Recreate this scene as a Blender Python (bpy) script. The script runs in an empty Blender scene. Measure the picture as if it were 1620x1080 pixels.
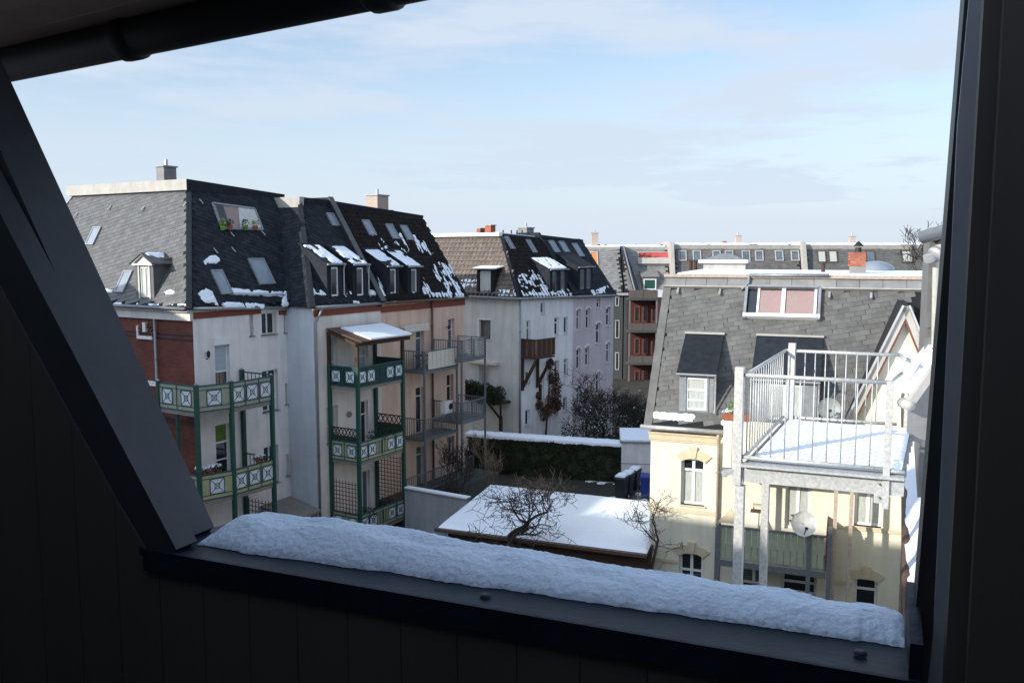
import bpy, math, random
from mathutils import Vector, noise
V = Vector
rnd = random.Random(7)
sc = bpy.context.scene
COL = sc.collection
# ------------------------------------------------------------------ camera
FPX, CX, CY = 1400.0, 810.0, 540.0
PITCH = math.atan(145 / 1400.0)
cam_d = bpy.data.cameras.new('camera'); cam = bpy.data.objects.new('camera', cam_d); COL.objects.link(cam)
cam.location = (0, 0, 0); cam.rotation_euler = (math.pi / 2 - PITCH, 0, 0)
cam_d.sensor_width = 36; cam_d.lens = 36 * FPX / 1620; cam_d.clip_start = 0.02; cam_d.clip_end = 3000
sc.camera = cam
# ------------------------------------------------------------------ light
SUN_EL, SUN_AZ = math.radians(20), math.radians(180 + 58)      # sun behind the viewer and to the left, low winter sun
SUNDIR = V((math.sin(SUN_AZ) * math.cos(SUN_EL), math.cos(SUN_AZ) * math.cos(SUN_EL), math.sin(SUN_EL)))
sd = bpy.data.lights.new('sun', 'SUN'); sd.energy = 4.2; sd.angle = math.radians(0.5); sd.color = (1.0, 0.93, 0.82)
so = bpy.data.objects.new('sun', sd); COL.objects.link(so)
so.rotation_euler = (-SUNDIR).to_track_quat('-Z', 'Y').to_euler(); so.location = (0, 0, 40)
w = bpy.data.worlds.new('World'); sc.world = w; w.use_nodes = True
nt = w.node_tree; nt.nodes.clear()
def wn(t, **k):
    n = nt.nodes.new(t)
    for a, b in k.items(): setattr(n, a, b)
    return n
out = wn('ShaderNodeOutputWorld'); bg = wn('ShaderNodeBackground'); bg.inputs['Strength'].default_value = 0.15
sky = wn('ShaderNodeTexSky', sky_type='NISHITA', sun_disc=False); sky.sun_elevation = SUN_EL; sky.sun_rotation = SUN_AZ
sky.air_density = 1.0; sky.dust_density = 0.6; sky.ozone_density = 2.0
tc = wn('ShaderNodeTexCoord'); mp = wn('ShaderNodeMapping'); mp.inputs['Scale'].default_value = (1.3, 1.3, 9.0)
mp.inputs['Rotation'].default_value = (0.05, 0.08, 0.3)
nz = wn('ShaderNodeTexNoise'); nz.inputs['Scale'].default_value = 2.6; nz.inputs['Detail'].default_value = 9; nz.inputs['Roughness'].default_value = 0.62
cr = wn('ShaderNodeMapRange'); cr.inputs[1].default_value = 0.38; cr.inputs[2].default_value = 0.58; cr.inputs[3].default_value = 0.3; cr.inputs[4].default_value = 0.95
sep = wn('ShaderNodeSeparateXYZ'); hz = wn('ShaderNodeMapRange'); hz.inputs[1].default_value = 0.03; hz.inputs[2].default_value = 0.30; hz.inputs[3].default_value = 0.92; hz.inputs[4].default_value = 0.0
mx = wn('ShaderNodeMath', operation='MAXIMUM'); mix = wn('ShaderNodeMix', data_type='RGBA')
L = nt.links.new
L(tc.outputs['Generated'], mp.inputs['Vector']); L(mp.outputs[0], nz.inputs['Vector']); L(nz.outputs[0], cr.inputs[0])
L(tc.outputs['Generated'], sep.inputs[0]); L(sep.outputs[2], hz.inputs[0]); hi = wn('ShaderNodeMapRange'); hi.inputs[1].default_value = .32; hi.inputs[2].default_value = .8; hi.inputs[3].default_value = 1; hi.inputs[4].default_value = .6; L(sep.outputs[2], hi.inputs[0])
cm = wn('ShaderNodeMath', operation='MULTIPLY'); L(cr.outputs[0], cm.inputs[0]); L(hi.outputs[0], cm.inputs[1]); L(cm.outputs[0], mx.inputs[0]); L(hz.outputs[0], mx.inputs[1])
L(mx.outputs[0], mix.inputs[0]); L(sky.outputs[0], mix.inputs[6]);
dt = wn('ShaderNodeVectorMath', operation='DOT_PRODUCT'); dt.inputs[1].default_value = SUNDIR; L(tc.outputs['Generated'], dt.inputs[0])
gl = wn('ShaderNodeMapRange', interpolation_type='SMOOTHSTEP'); gl.inputs[1].default_value = 0.0; gl.inputs[2].default_value = 1.0; gl.inputs[3].default_value = 1.0; gl.inputs[4].default_value = 3.0; L(dt.outputs['Value'], gl.inputs[0])
hzc = wn('ShaderNodeVectorMath', operation='SCALE'); hzc.inputs[0].default_value = (3.4, 3.9, 4.6); L(gl.outputs[0], hzc.inputs['Scale']); L(hzc.outputs[0], mix.inputs[7])
L(mix.outputs[2], bg.inputs['Color']); L(bg.outputs[0], out.inputs[0])
sc.view_settings.view_transform = 'Standard'; sc.view_settings.look = 'None'; sc.view_settings.exposure = 0.42; sc.view_settings.gamma = 1
sc.cycles.max_bounces = 6; sc.cycles.diffuse_bounces = 3; sc.cycles.glossy_bounces = 3
# ------------------------------------------------------------------ camera rays and planes
CP, SP = math.cos(PITCH), math.sin(PITCH)
def ray(px, py):
    x = (px - CX) / FPX; y = -(py - CY) / FPX
    return V((x, CP + y * SP, -SP + y * CP))
def at_y(px, py, Y):
    r = ray(px, py); return r * (Y / r.y)
def at_z(px, py, Z):
    r = ray(px, py); return r * (Z / r.z)
UP = V((0, 0, 1))
class Plane:
    def __init__(s, O, u, v):
        s.O = V(O); s.u = V(u).normalized(); s.v = V(v).normalized(); s.n = s.u.cross(s.v).normalized()
    def p(s, a, b, c=0.0): return s.O + s.u * a + s.v * b + s.n * c
    def hit(s, px, py, c=0.0):
        r = ray(px, py); O = s.O + s.n * c
        k = O.dot(s.n) / r.dot(s.n); q = r * k - s.O
        return q.dot(s.u), q.dot(s.v)
    def box(s, x0, y0, x1, y1):
        xm, ym = (x0 + x1) / 2, (y0 + y1) / 2
        return s.hit(x0, ym)[0], s.hit(x1, ym)[0], s.hit(xm, y1)[1], s.hit(xm, y0)[1]
# ------------------------------------------------------------------ materials
MATS = {}
def mat(name, col, rough=0.8, var=0.12, scale=3.0, bump=0.15, bscale=40.0, metal=0.0, spec=0.4, col2=None, stretch=None, island=0.0, dirt=0.0):
    if name in MATS: return MATS[name]
    m = bpy.data.materials.new(name); m.use_nodes = True; t = m.node_tree; b = t.nodes['Principled BSDF']; l = t.links.new
    def N(k, **kw):
        n = t.nodes.new(k)
        for a, c in kw.items(): setattr(n, a, c)
        return n
    g = N('ShaderNodeNewGeometry'); mpn = N('ShaderNodeMapping'); l(g.outputs['Position'], mpn.inputs['Vector'])
    if stretch: mpn.inputs['Scale'].default_value = stretch
    n1 = N('ShaderNodeTexNoise'); n1.inputs['Scale'].default_value = scale; n1.inputs['Detail'].default_value = 6; n1.inputs['Roughness'].default_value = 0.6
    l(mpn.outputs[0], n1.inputs['Vector'])
    mr = N('ShaderNodeMapRange'); mr.inputs[1].default_value = 0.3; mr.inputs[2].default_value = 0.7; mr.inputs[3].default_value = 0; mr.inputs[4].default_value = 1
    l(n1.outputs[0], mr.inputs[0])
    mc = N('ShaderNodeMix', data_type='RGBA'); l(mr.outputs[0], mc.inputs[0])
    c2 = col2 if col2 else tuple(c * (1 + var) for c in col); c1 = col if col2 else tuple(c * (1 - var) for c in col)
    mc.inputs[6].default_value = (*c1, 1); mc.inputs[7].default_value = (*c2, 1)
    last = mc.outputs[2]
    if island > 0:
        oi = N('ShaderNodeObjectInfo'); ad = N('ShaderNodeMath', operation='ADD'); fr = N('ShaderNodeMath', operation='FRACT')
        l(g.outputs['Random Per Island'], ad.inputs[0]); l(oi.outputs['Random'], ad.inputs[1]); l(ad.outputs[0], fr.inputs[0])
        m2 = N('ShaderNodeMapRange'); m2.inputs[3].default_value = 1 - island; m2.inputs[4].default_value = 1 + island; l(fr.outputs[0], m2.inputs[0])
        mu = N('ShaderNodeVectorMath', operation='SCALE'); l(last, mu.inputs[0]); l(m2.outputs[0], mu.inputs['Scale']); last = mu.outputs[0]
    if dirt > 0:
        mp2 = N('ShaderNodeMapping'); mp2.inputs['Scale'].default_value = (1.6, 1.6, 0.18); l(g.outputs['Position'], mp2.inputs['Vector'])
        n3 = N('ShaderNodeTexNoise'); n3.inputs['Scale'].default_value = 1.4; n3.inputs['Detail'].default_value = 8; n3.inputs['Roughness'].default_value = 0.7
        l(mp2.outputs[0], n3.inputs['Vector'])
        m3 = N('ShaderNodeMapRange'); m3.inputs[1].default_value = 0.42; m3.inputs[2].default_value = 0.72; m3.inputs[3].default_value = 1; m3.inputs[4].default_value = 1 - dirt
        l(n3.outputs[0], m3.inputs[0])
        mu = N('ShaderNodeVectorMath', operation='SCALE'); l(last, mu.inputs[0]); l(m3.outputs[0], mu.inputs['Scale']); last = mu.outputs[0]
    l(last, b.inputs['Base Color'])
    b.inputs['Roughness'].default_value = rough; b.inputs['Metallic'].default_value = metal; b.inputs['Specular IOR Level'].default_value = spec
    if bump > 0:
        n2 = N('ShaderNodeTexNoise'); n2.inputs['Scale'].default_value = bscale; n2.inputs['Detail'].default_value = 4
        l(mpn.outputs[0], n2.inputs['Vector'])
        bp = N('ShaderNodeBump'); bp.inputs['Strength'].default_value = bump; bp.inputs['Distance'].default_value = 0.02
        l(n2.outputs[0], bp.inputs['Height']); l(bp.outputs[0], b.inputs['Normal'])
    MATS[name] = m; return m
def brick_mat(name, tdir, c1, c2, mortar, sc_=1.0):
    m = bpy.data.materials.new(name); m.use_nodes = True; t = m.node_tree; b = t.nodes['Principled BSDF']; l = t.links.new
    g = t.nodes.new('ShaderNodeNewGeometry'); dt = t.nodes.new('ShaderNodeVectorMath'); dt.operation = 'DOT_PRODUCT'; dt.inputs[1].default_value = tdir
    sp = t.nodes.new('ShaderNodeSeparateXYZ'); cb = t.nodes.new('ShaderNodeCombineXYZ'); br = t.nodes.new('ShaderNodeTexBrick')
    l(g.outputs['Position'], dt.inputs[0]); l(g.outputs['Position'], sp.inputs[0]); l(dt.outputs['Value'], cb.inputs[0]); l(sp.outputs[2], cb.inputs[1]); l(cb.outputs[0], br.inputs['Vector'])
    br.inputs['Scale'].default_value = 1; br.inputs['Brick Width'].default_value = .25 * sc_; br.inputs['Row Height'].default_value = .077 * sc_; br.inputs['Mortar Size'].default_value = .006 * sc_
    br.inputs['Color1'].default_value = (*c1, 1); br.inputs['Color2'].default_value = (*c2, 1); br.inputs['Mortar'].default_value = (*mortar, 1)
    n1 = t.nodes.new('ShaderNodeTexNoise'); n1.inputs['Scale'].default_value = 1.2; n1.inputs['Detail'].default_value = 8; l(g.outputs['Position'], n1.inputs['Vector'])
    mr = t.nodes.new('ShaderNodeMapRange'); mr.inputs[1].default_value = .3; mr.inputs[2].default_value = .7; mr.inputs[3].default_value = .7; mr.inputs[4].default_value = 1.25; l(n1.outputs[0], mr.inputs[0])
    mu = t.nodes.new('ShaderNodeVectorMath'); mu.operation = 'SCALE'; l(br.outputs[0], mu.inputs[0]); l(mr.outputs[0], mu.inputs['Scale']); l(mu.outputs[0], b.inputs['Base Color'])
    bp = t.nodes.new('ShaderNodeBump'); bp.inputs['Strength'].default_value = .4; bp.inputs['Distance'].default_value = .01; bp.invert = True; l(br.outputs[1], bp.inputs['Height']); l(bp.outputs[0], b.inputs['Normal'])
    b.inputs['Roughness'].default_value = .85; return m
M = dict(
 white=mat('white_render', (.78, .74, .73), .9, .06, 1.5, .1, 60, dirt=.22),
 offwhite=mat('offwhite_render', (.75, .69, .64), .9, .06, 1.5, .1, 60, dirt=.2),
 bluegrey=mat('bluegrey_render', (.55, .59, .64), .9, .06, 1.5, .1, 60, dirt=.18),
 pink=mat('pink_render', (.70, .50, .40), .9, .07, 1.2, .1, 60, dirt=.25),
 cream=mat('cream_render', (.74, .71, .58), .9, .05, 1.5, .1, 60, dirt=.16),
 creamstone=mat('cream_stone', (.60, .52, .37), .85, .08, 4, .15, 50),
 greyrender=mat('grey_render', (.32, .34, .36), .9, .08, 1.4, .1, 60, dirt=.25),
 dgrey=mat('greengrey_render', (.055, .065, .066), .9, .1, 1.4, .1, 60, dirt=.2),  # shade on the far walls put into this dark base; also the terrace
 pinkish=mat('lilac_render', (.56, .49, .52), .9, .06, 1.4, .1, 60, dirt=.2),
 dwhite=mat('blue_white_render', (.78, .76, .77), .9, .05, 1.4, .1, 60, dirt=.25),
 dcream=mat('weathered_cream_render', (.62, .61, .58), .9, .06, 1.4, .1, 60, dirt=.25),
 redwall=mat('shade_darkened_red_render', (.060, .020, .017), .85, .1, 2, .1, 50),  # red darkened in the base colour to stand in for shade
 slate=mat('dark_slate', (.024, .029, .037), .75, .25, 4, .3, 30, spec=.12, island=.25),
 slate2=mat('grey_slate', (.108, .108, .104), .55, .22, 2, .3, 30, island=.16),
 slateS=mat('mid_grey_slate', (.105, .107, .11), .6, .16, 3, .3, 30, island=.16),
 slateA=mat('pale_slate', (.20, .20, .20), .55, .16, 3, .3, 30, island=.16),
 tile=mat('shaded_brown_tile', (.018, .016, .016), .8, .25, 3, .2, 30, spec=.12, island=.18),  # shaded copy of the brown tile, shade put into the colour
 roofdark=mat('roof_underlay', (.010, .011, .013), .9, .2, 4, .2, 30),
 lead=mat('weathered_zinc', (.25, .27, .29), .5, .15, 5, .1, 30, metal=.3),
 zinc=mat('bright_zinc', (.48, .49, .49), .45, .15, 6, .1, 40, metal=.5),
 galv=mat('galvanised_steel', (.52, .53, .52), .5, .22, 26, .05, 90, metal=.35),
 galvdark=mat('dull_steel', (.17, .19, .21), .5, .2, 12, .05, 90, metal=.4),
 snow=mat('snow', (.82, .87, .95), .75, .03, 5, .35, 25, spec=.3),
 pvc=mat('white_window_frame', (.74, .75, .76), .45, .03, 8, 0),
 woodframe=mat('brown_window_frame', (.10, .055, .035), .6, .2, 8, .1),
 glass=mat('dark_window_glass', (.018, .024, .028), .06, .3, 1.5, 0, spec=.7),
 glasslit=mat('sky_reflecting_glass', (.10, .13, .16), .12, .3, 1.5, 0, spec=.8),  # paler blue base stands in for reflected sky
 skyglass=mat('skylight_glass', (.20, .24, .29), .15, .15, 2, 0, spec=.9),
 curtain=mat('window_with_net_curtain', (.42, .45, .43), .35, .22, 9, 0, stretch=(3, 3, .3)),
 curtain2=mat('dim_curtained_window', (.12, .13, .13), .3, .5, 4, 0, stretch=(4, 4, .4)),
 pinkcurtain=mat('window_with_pink_curtain', (.30, .215, .205), .3, .2, 9, 0, stretch=(4, 4, .1)),
 blind=mat('roller_shutter', (.40, .44, .50), .6, .05, 5, 0),
 green=mat('dark_green_paint', (.012, .065, .048), .45, .15, 10, .05),
 greendark=mat('deep_green_board', (.010, .040, .030), .6, .2, 6, .1),
 palegreen=mat('pale_green_board', (.30, .33, .25), .7, .12, 6, .1),
 yellowgreen=mat('yellow_green_board', (.36, .36, .20), .7, .12, 6, .1),
 panelwhite=mat('white_panel', (.62, .66, .70), .6, .05, 6, .05),
 motif=mat('blue_green_motif', (.02, .07, .09), .5, .1, 6, 0),
 timber=mat('dark_brown_timber', (.055, .032, .022), .75, .25, 6, .2, 30),
 redwood=mat('red_brown_timber', (.15, .055, .04), .7, .2, 6, .2, 30),
 redbrickband=mat('red_brick_band', (.20, .055, .035), .85, .2, 9, .2, 40),
 concrete=mat('balcony_concrete', (.22, .21, .19), .9, .15, 5, .2, 40),
 blackiron=mat('black_iron', (.015, .016, .018), .5, .2, 10, 0),
 leaf=mat('evergreen_leaf', (.020, .035, .014), .7, .35, 4, 0, island=.4),
 leafb=mat('bright_leaf', (.12, .22, .03), .7, .3, 8, 0, island=.3),
 hedge=mat('hedge_leaf', (.022, .028, .012), .75, .4, 3, 0, island=.45),
 vine=mat('withered_vine', (.10, .045, .030), .8, .3, 5, 0, island=.4),
 bark=mat('dark_bark', (.045, .035, .030), .9, .3, 10, .3, 40),
 twig=mat('twig_bark', (.040, .030, .026), .9, .3, 10, 0),
 paletwig=mat('pale_twig', (.16, .12, .09), .9, .3, 10, 0),
 sillsnow=mat('sky_tinted_snow', (.66, .79, .96), .6, .05, 9, .5, 60, spec=.4),  # blue skylight put into the snow colour
 soil=mat('garden_soil', (.024, .022, .018), .95, .3, .8, .4, 6, col2=(.05, .046, .036)),
 terracotta=mat('terracotta', (.30, .09, .05), .8, .2, 8, .1),
 blueplastic=mat('blue_plastic', (.02, .05, .26), .5, .1, 6, 0),
 blackplastic=mat('black_plastic', (.02, .022, .026), .5, .1, 6, 0),
 awning=mat('cream_awning', (.62, .58, .50), .8, .06, 6, .05),
 dish=mat('dish_metal', (.62, .62, .62), .5, .12, 9, 0, dirt=.35),
 dishgrey=mat('grey_dish_mesh', (.24, .26, .26), .5, .1, 6, 0),
 cladding=mat('dark_cladding_board', (.085, .074, .068), .6, .12, 3, .05, 40, stretch=(1, 1, .15)),
 sillmetal=mat('dark_sill_metal', (.009, .016, .030), .45, .4, 8, .15, 20, spec=.13),
 beammetal=mat('slate_blue_beam_metal', (.052, .055, .064), .45, .15, 4, .05, 30, metal=.3),
 soffit=mat('brown_soffit_board', (.40, .31, .27), .6, .15, 3, .05, 40),
 guttermetal=mat('dark_gutter_metal', (.035, .037, .042), .5, .15, 6, .05, 40, metal=.2),
 jamb=mat('jamb_highlight', (.42, .46, .52), .4, .1, 3, .05, 30, metal=.3),  # pale base colour stands in for sky light on the jamb
 black=mat('dark_room', (.16, .15, .145), .9, .1, 2, 0),
 flower=mat('red_orange_flowers', (.42, .08, .03), .7, .4, 12, 0, island=.4),
 redparapet=mat('red_painted_wall', (.45, .07, .08), .8, .1, 3, 0),
 orangewall=mat('orange_painted_wall', (.60, .22, .08), .8, .2, 5, 0),
 paleband=mat('pale_metal_band', (.40, .385, .36), .7, .1, 3, .1, 30, dirt=.2),
 brickred=mat('orange_red_brick', (.30, .10, .06), .85, .2, 12, .2, 40, island=.25),
 mortar=mat('pale_mortar', (.42, .38, .34), .9, .1, 9, .2, 40),
 palebrick=mat('pale_chimney_brick', (.40, .33, .28), .85, .2, 10, .3, 25),
 copper=mat('brown_drain', (.12, .075, .06), .5, .2, 8, .05, 40, metal=.3),
)
# ------------------------------------------------------------------ mesh building
ORG = {}
def setp(o, label=None, cat=None, group=None, kind=None):
    if label: o['label'] = label
    if cat: o['category'] = cat
    if group: o['group'] = group
    if kind: o['kind'] = kind
    return o
def thing(name, loc, label, cat, group=None):
    o = bpy.data.objects.new(name, None); COL.objects.link(o); o.location = loc; o.empty_display_size = .2
    ORG[o.name] = V(loc); return setp(o, label, cat, group)
class MB:
    def __init__(s): s.v = []; s.f = []
    def add(s, vs, fs):
        k = len(s.v); s.v += [V(x) for x in vs]; s.f += [tuple(i + k for i in f) for f in fs]; return s
    def hexa(s, p):   # p[0..3] bottom loop, p[4..7] top loop
        return s.add(p, [(0, 3, 2, 1), (4, 5, 6, 7), (0, 1, 5, 4), (1, 2, 6, 5), (2, 3, 7, 6), (3, 0, 4, 7)])
    def pbox(s, P, a0, a1, b0, b1, c0, c1):
        return s.hexa([P.p(a0, b0, c1), P.p(a1, b0, c1), P.p(a1, b0, c0), P.p(a0, b0, c0), P.p(a0, b1, c1), P.p(a1, b1, c1), P.p(a1, b1, c0), P.p(a0, b1, c0)])
    def prism(s, poly, vec):
        n = len(poly); vec = V(vec); q = [V(p) for p in poly]
        return s.add(q + [p + vec for p in q], [tuple(range(n))[::-1], tuple(range(n, 2 * n))] + [(i, (i + 1) % n, n + (i + 1) % n, n + i) for i in range(n)])
    def bar(s, p, q, w_, h_=None, up=UP):
        p, q = V(p), V(q); h_ = h_ or w_; d = (q - p).normalized()
        if abs(d.dot(up)) > .98: up = V((0.5, 1, 0))
        x = d.cross(up).normalized() * (w_ / 2); y = x.cross(d).normalized() * (h_ / 2)
        return s.hexa([p - x - y, p + x - y, q + x - y, q - x - y, p - x + y, p + x + y, q + x + y, q - x + y])
    def tube(s, pts, r, n=8, cap=True):
        pts = [V(p) for p in pts]; k0 = len(s.v); rs = r if isinstance(r, (list, tuple)) else [r] * len(pts); x = None
        for i, p in enumerate(pts):
            d = (pts[min(i + 1, len(pts) - 1)] - pts[max(i - 1, 0)]).normalized()
            if x is None:
                x = d.cross(UP if abs(d.z) < .9 else V((1, .2, 0))).normalized()
            else: x = (x - d * x.dot(d)).normalized()
            y = d.cross(x)
            for j in range(n):
                a = 2 * math.pi * j / n; s.v.append(p + x * math.cos(a) * rs[i] + y * math.sin(a) * rs[i])
        for i in range(len(pts) - 1):
            for j in range(n):
                a = k0 + i * n + j; b = k0 + i * n + (j + 1) % n; s.f.append((a, b, b + n, a + n))
        if cap: s.f.append(tuple(range(k0, k0 + n))[::-1]); e = k0 + (len(pts) - 1) * n; s.f.append(tuple(range(e, e + n)))
        return s
    def disc(s, c, nrm, r, depth=.05, n=24, bulge=0.12):
        c, nrm = V(c), V(nrm).normalized(); x = nrm.cross(UP).normalized(); y = nrm.cross(x); k = len(s.v)
        rings = [(1, 0), (.97, -depth * .2), (.6, -bulge * .65), (0.02, -bulge)]
        for rr, off in rings:
            for j in range(n): a = 2 * math.pi * j / n; s.v.append(c + nrm * off + (x * math.cos(a) + y * math.sin(a)) * r * rr)
        for i in range(3):
            for j in range(n): s.f.append((k + i * n + j, k + i * n + (j + 1) % n, k + (i + 1) * n + (j + 1) % n, k + (i + 1) * n + j))
        return s
    def build(s, name, m, parent=None, smooth=False, kind=None, label=None, cat=None, group=None, org=None):
        if not s.v: return None
        if org is None:
            lo = V((min(p[i] for p in s.v) for i in range(3))); hi = V((max(p[i] for p in s.v) for i in range(3)))
            org = V(((lo.x + hi.x) / 2, (lo.y + hi.y) / 2, lo.z))
        me = bpy.data.meshes.new(name); me.from_pydata([p - org for p in s.v], [], s.f); me.update()
        me.materials.append(M[m] if isinstance(m, str) else m)
        if smooth:
            for p in me.polygons: p.use_smooth = True
        o = bpy.data.objects.new(name, me); COL.objects.link(o); ORG[o.name] = V(org)
        if parent is not None: o.parent = parent; o.location = V(org) - ORG[parent.name]
        else: o.location = org
        return setp(o, label, cat, group, kind)
def same(src, parent, loc, name=None):    # another object sharing the mesh of src
    o = src.copy(); COL.objects.link(o); ORG[o.name] = V(loc); o.parent = parent
    o.location = V(loc) - (ORG[parent.name] if parent else V((0, 0, 0))); return o
def inside(pt, poly):
    x, y = pt; c = False; j = len(poly) - 1
    for i in range(len(poly)):
        xi, yi = poly[i]; xj, yj = poly[j]
        if (yi > y) != (yj > y) and x < (xj - xi) * (y - yi) / (yj - yi) + xi: c = not c
        j = i
    return c
def wall(P, a0, a1, b0, btop, holes, m, parent, depth=.22, thick=.3, name='wall'):
    """sheet with openings; btop is a function of a; holes (a0,a1,b0,b1)"""
    xs = sorted({a0, a1, *[min(max(h[i], a0), a1) for h in holes for i in (0, 1)]})
    zs = sorted({b0, *[h[i] for h in holes for i in (2, 3)]}); zt = min(btop(a0), btop(a1)); zs = [z for z in zs if z < zt] + ['T']
    mb = MB(); g = lambda a, z, c=0: P.p(a, btop(a) if z == 'T' else z, c)
    for i in range(len(xs) - 1):
        for j in range(len(zs) - 1):
            xm = (xs[i] + xs[i + 1]) / 2; z0 = zs[j]; z1 = zs[j + 1]; zm = (z0 + (zt if z1 == 'T' else z1)) / 2
            if any(h[0] < xm < h[1] and h[2] < zm < h[3] for h in holes): continue
            mb.add([g(xs[i], z0), g(xs[i + 1], z0), g(xs[i + 1], z1), g(xs[i], z1)], [(0, 1, 2, 3)])
    for h in holes:
        q = [(h[0], h[2]), (h[1], h[2]), (h[1], h[3]), (h[0], h[3])]
        for k in range(4):
            A_, B_ = q[k], q[(k + 1) % 4]
            mb.add([P.p(*A_, 0), P.p(*B_, 0), P.p(*B_, -depth), P.p(*A_, -depth)], [(3, 2, 1, 0)])
    return mb.build(name, m, parent)
wr_ = random.Random(3)
def window(P, h, parent, pane='glass', frame='pvc', depth=.2, mull=1, trans=(), sill=True, fw=.06, name='window', silm='lead', door=False, panes=None):
    a0, a1, b0, b1 = h; mb = MB(); c0, c1 = -depth - .03, -depth + .04
    if pane == 'glass' and not panes: pane = wr_.choice(['glass', 'glass', 'glasslit', 'curtain2', 'glass'])
    mb.pbox(P, a0, a0 + fw, b0, b1, c0, c1); mb.pbox(P, a1 - fw, a1, b0, b1, c0, c1)
    mb.pbox(P, a0 + fw, a1 - fw, b0, b0 + fw, c0, c1); mb.pbox(P, a0 + fw, a1 - fw, b1 - fw, b1, c0, c1)
    for k in range(mull):
        am = a0 + (a1 - a0) * (k + 1) / (mull + 1); mb.pbox(P, am - fw * .6, am + fw * .6, b0 + fw, b1 - fw, c0 + .005, c1 + .005)
    for t_ in trans:
        bm = b0 + (b1 - b0) * t_; mb.pbox(P, a0 + fw, a1 - fw, bm - fw * .5, bm + fw * .5, c0 + .002, c1 - .002)
    o = mb.build(name, frame, parent)
    if panes:
        for (f0, f1, mm) in panes:
            MB().pbox(P, a0 + fw, a1 - fw, b0 + fw + (b1 - b0 - 2 * fw) * f0, b0 + fw + (b1 - b0 - 2 * fw) * f1, -depth - .02, -depth + .012).build('pane', mm, o)
    else: MB().pbox(P, a0 + fw, a1 - fw, b0 + fw, b1 - fw, -depth - .02, -depth + .012).build('pane', pane, o)
    if sill: MB().pbox(P, a0 - .05, a1 + .05, b0 - .05, b0, -depth + .041, .07).build('sill', silm, o)
    return o
def slates(P, poly, w_, h_, m, parent, ang=0.0, nparts=0, lift=.022, name='slate', thick=.008, base=.004, near=None, jit=.0):
    """overlapping slates on plane P inside poly (a,b): the first nparts as single objects, the rest one mesh"""
    ca, sa = math.cos(ang), math.sin(ang); items = []
    A_ = [p[0] for p in poly]; B_ = [p[1] for p in poly]; cx, cy = sum(A_) / len(A_), sum(B_) / len(B_)
    R = max(max(A_) - min(A_), max(B_) - min(B_)) * .75 + 1; ni, nj = int(R / w_) + 2, int(R / h_) + 2
    for j in range(-nj, nj):
        for i in range(-ni, ni):
            x = (i + (.5 if j % 2 else 0)) * w_ + rnd.uniform(-jit, jit) * w_; y = j * h_
            pts = [(cx + (x + dx) * ca - (y + dy) * sa, cy + (x + dx) * sa + (y + dy) * ca) for dx, dy in ((.006, 0), (w_ - .002, 0), (w_ - .002, h_ * 1.25), (.006, h_ * 1.25))]
            mid = ((pts[0][0] + pts[2][0]) / 2, (pts[0][1] + pts[2][1]) / 2)
            if inside(mid, poly) and inside(pts[0], poly) and inside(pts[1], poly): items.append((pts, mid))
    if near: items.sort(key=lambda q: (P.p(*q[1])).length)
    big = MB()
    for k, (pts, mid) in enumerate(items):
        l1 = base + lift * rnd.uniform(.75, 1.15); l0 = base
        tgt = MB() if k < nparts else big
        tgt.add([P.p(*pts[0], l1), P.p(*pts[1], l1), P.p(*pts[2], l0), P.p(*pts[3], l0), P.p(*pts[0], 0), P.p(*pts[1], 0)],
                [(0, 1, 2, 3), (4, 5, 1, 0), (4, 0, 3), (5, 2, 1)])
        if k < nparts: tgt.build(name, m, parent)
    if big.v: big.build(name + '_courses', m, parent, kind='stuff')
def pxpoly(P, pts, c=0): return [P.hit(x, y, c) for x, y in pts]
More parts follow.
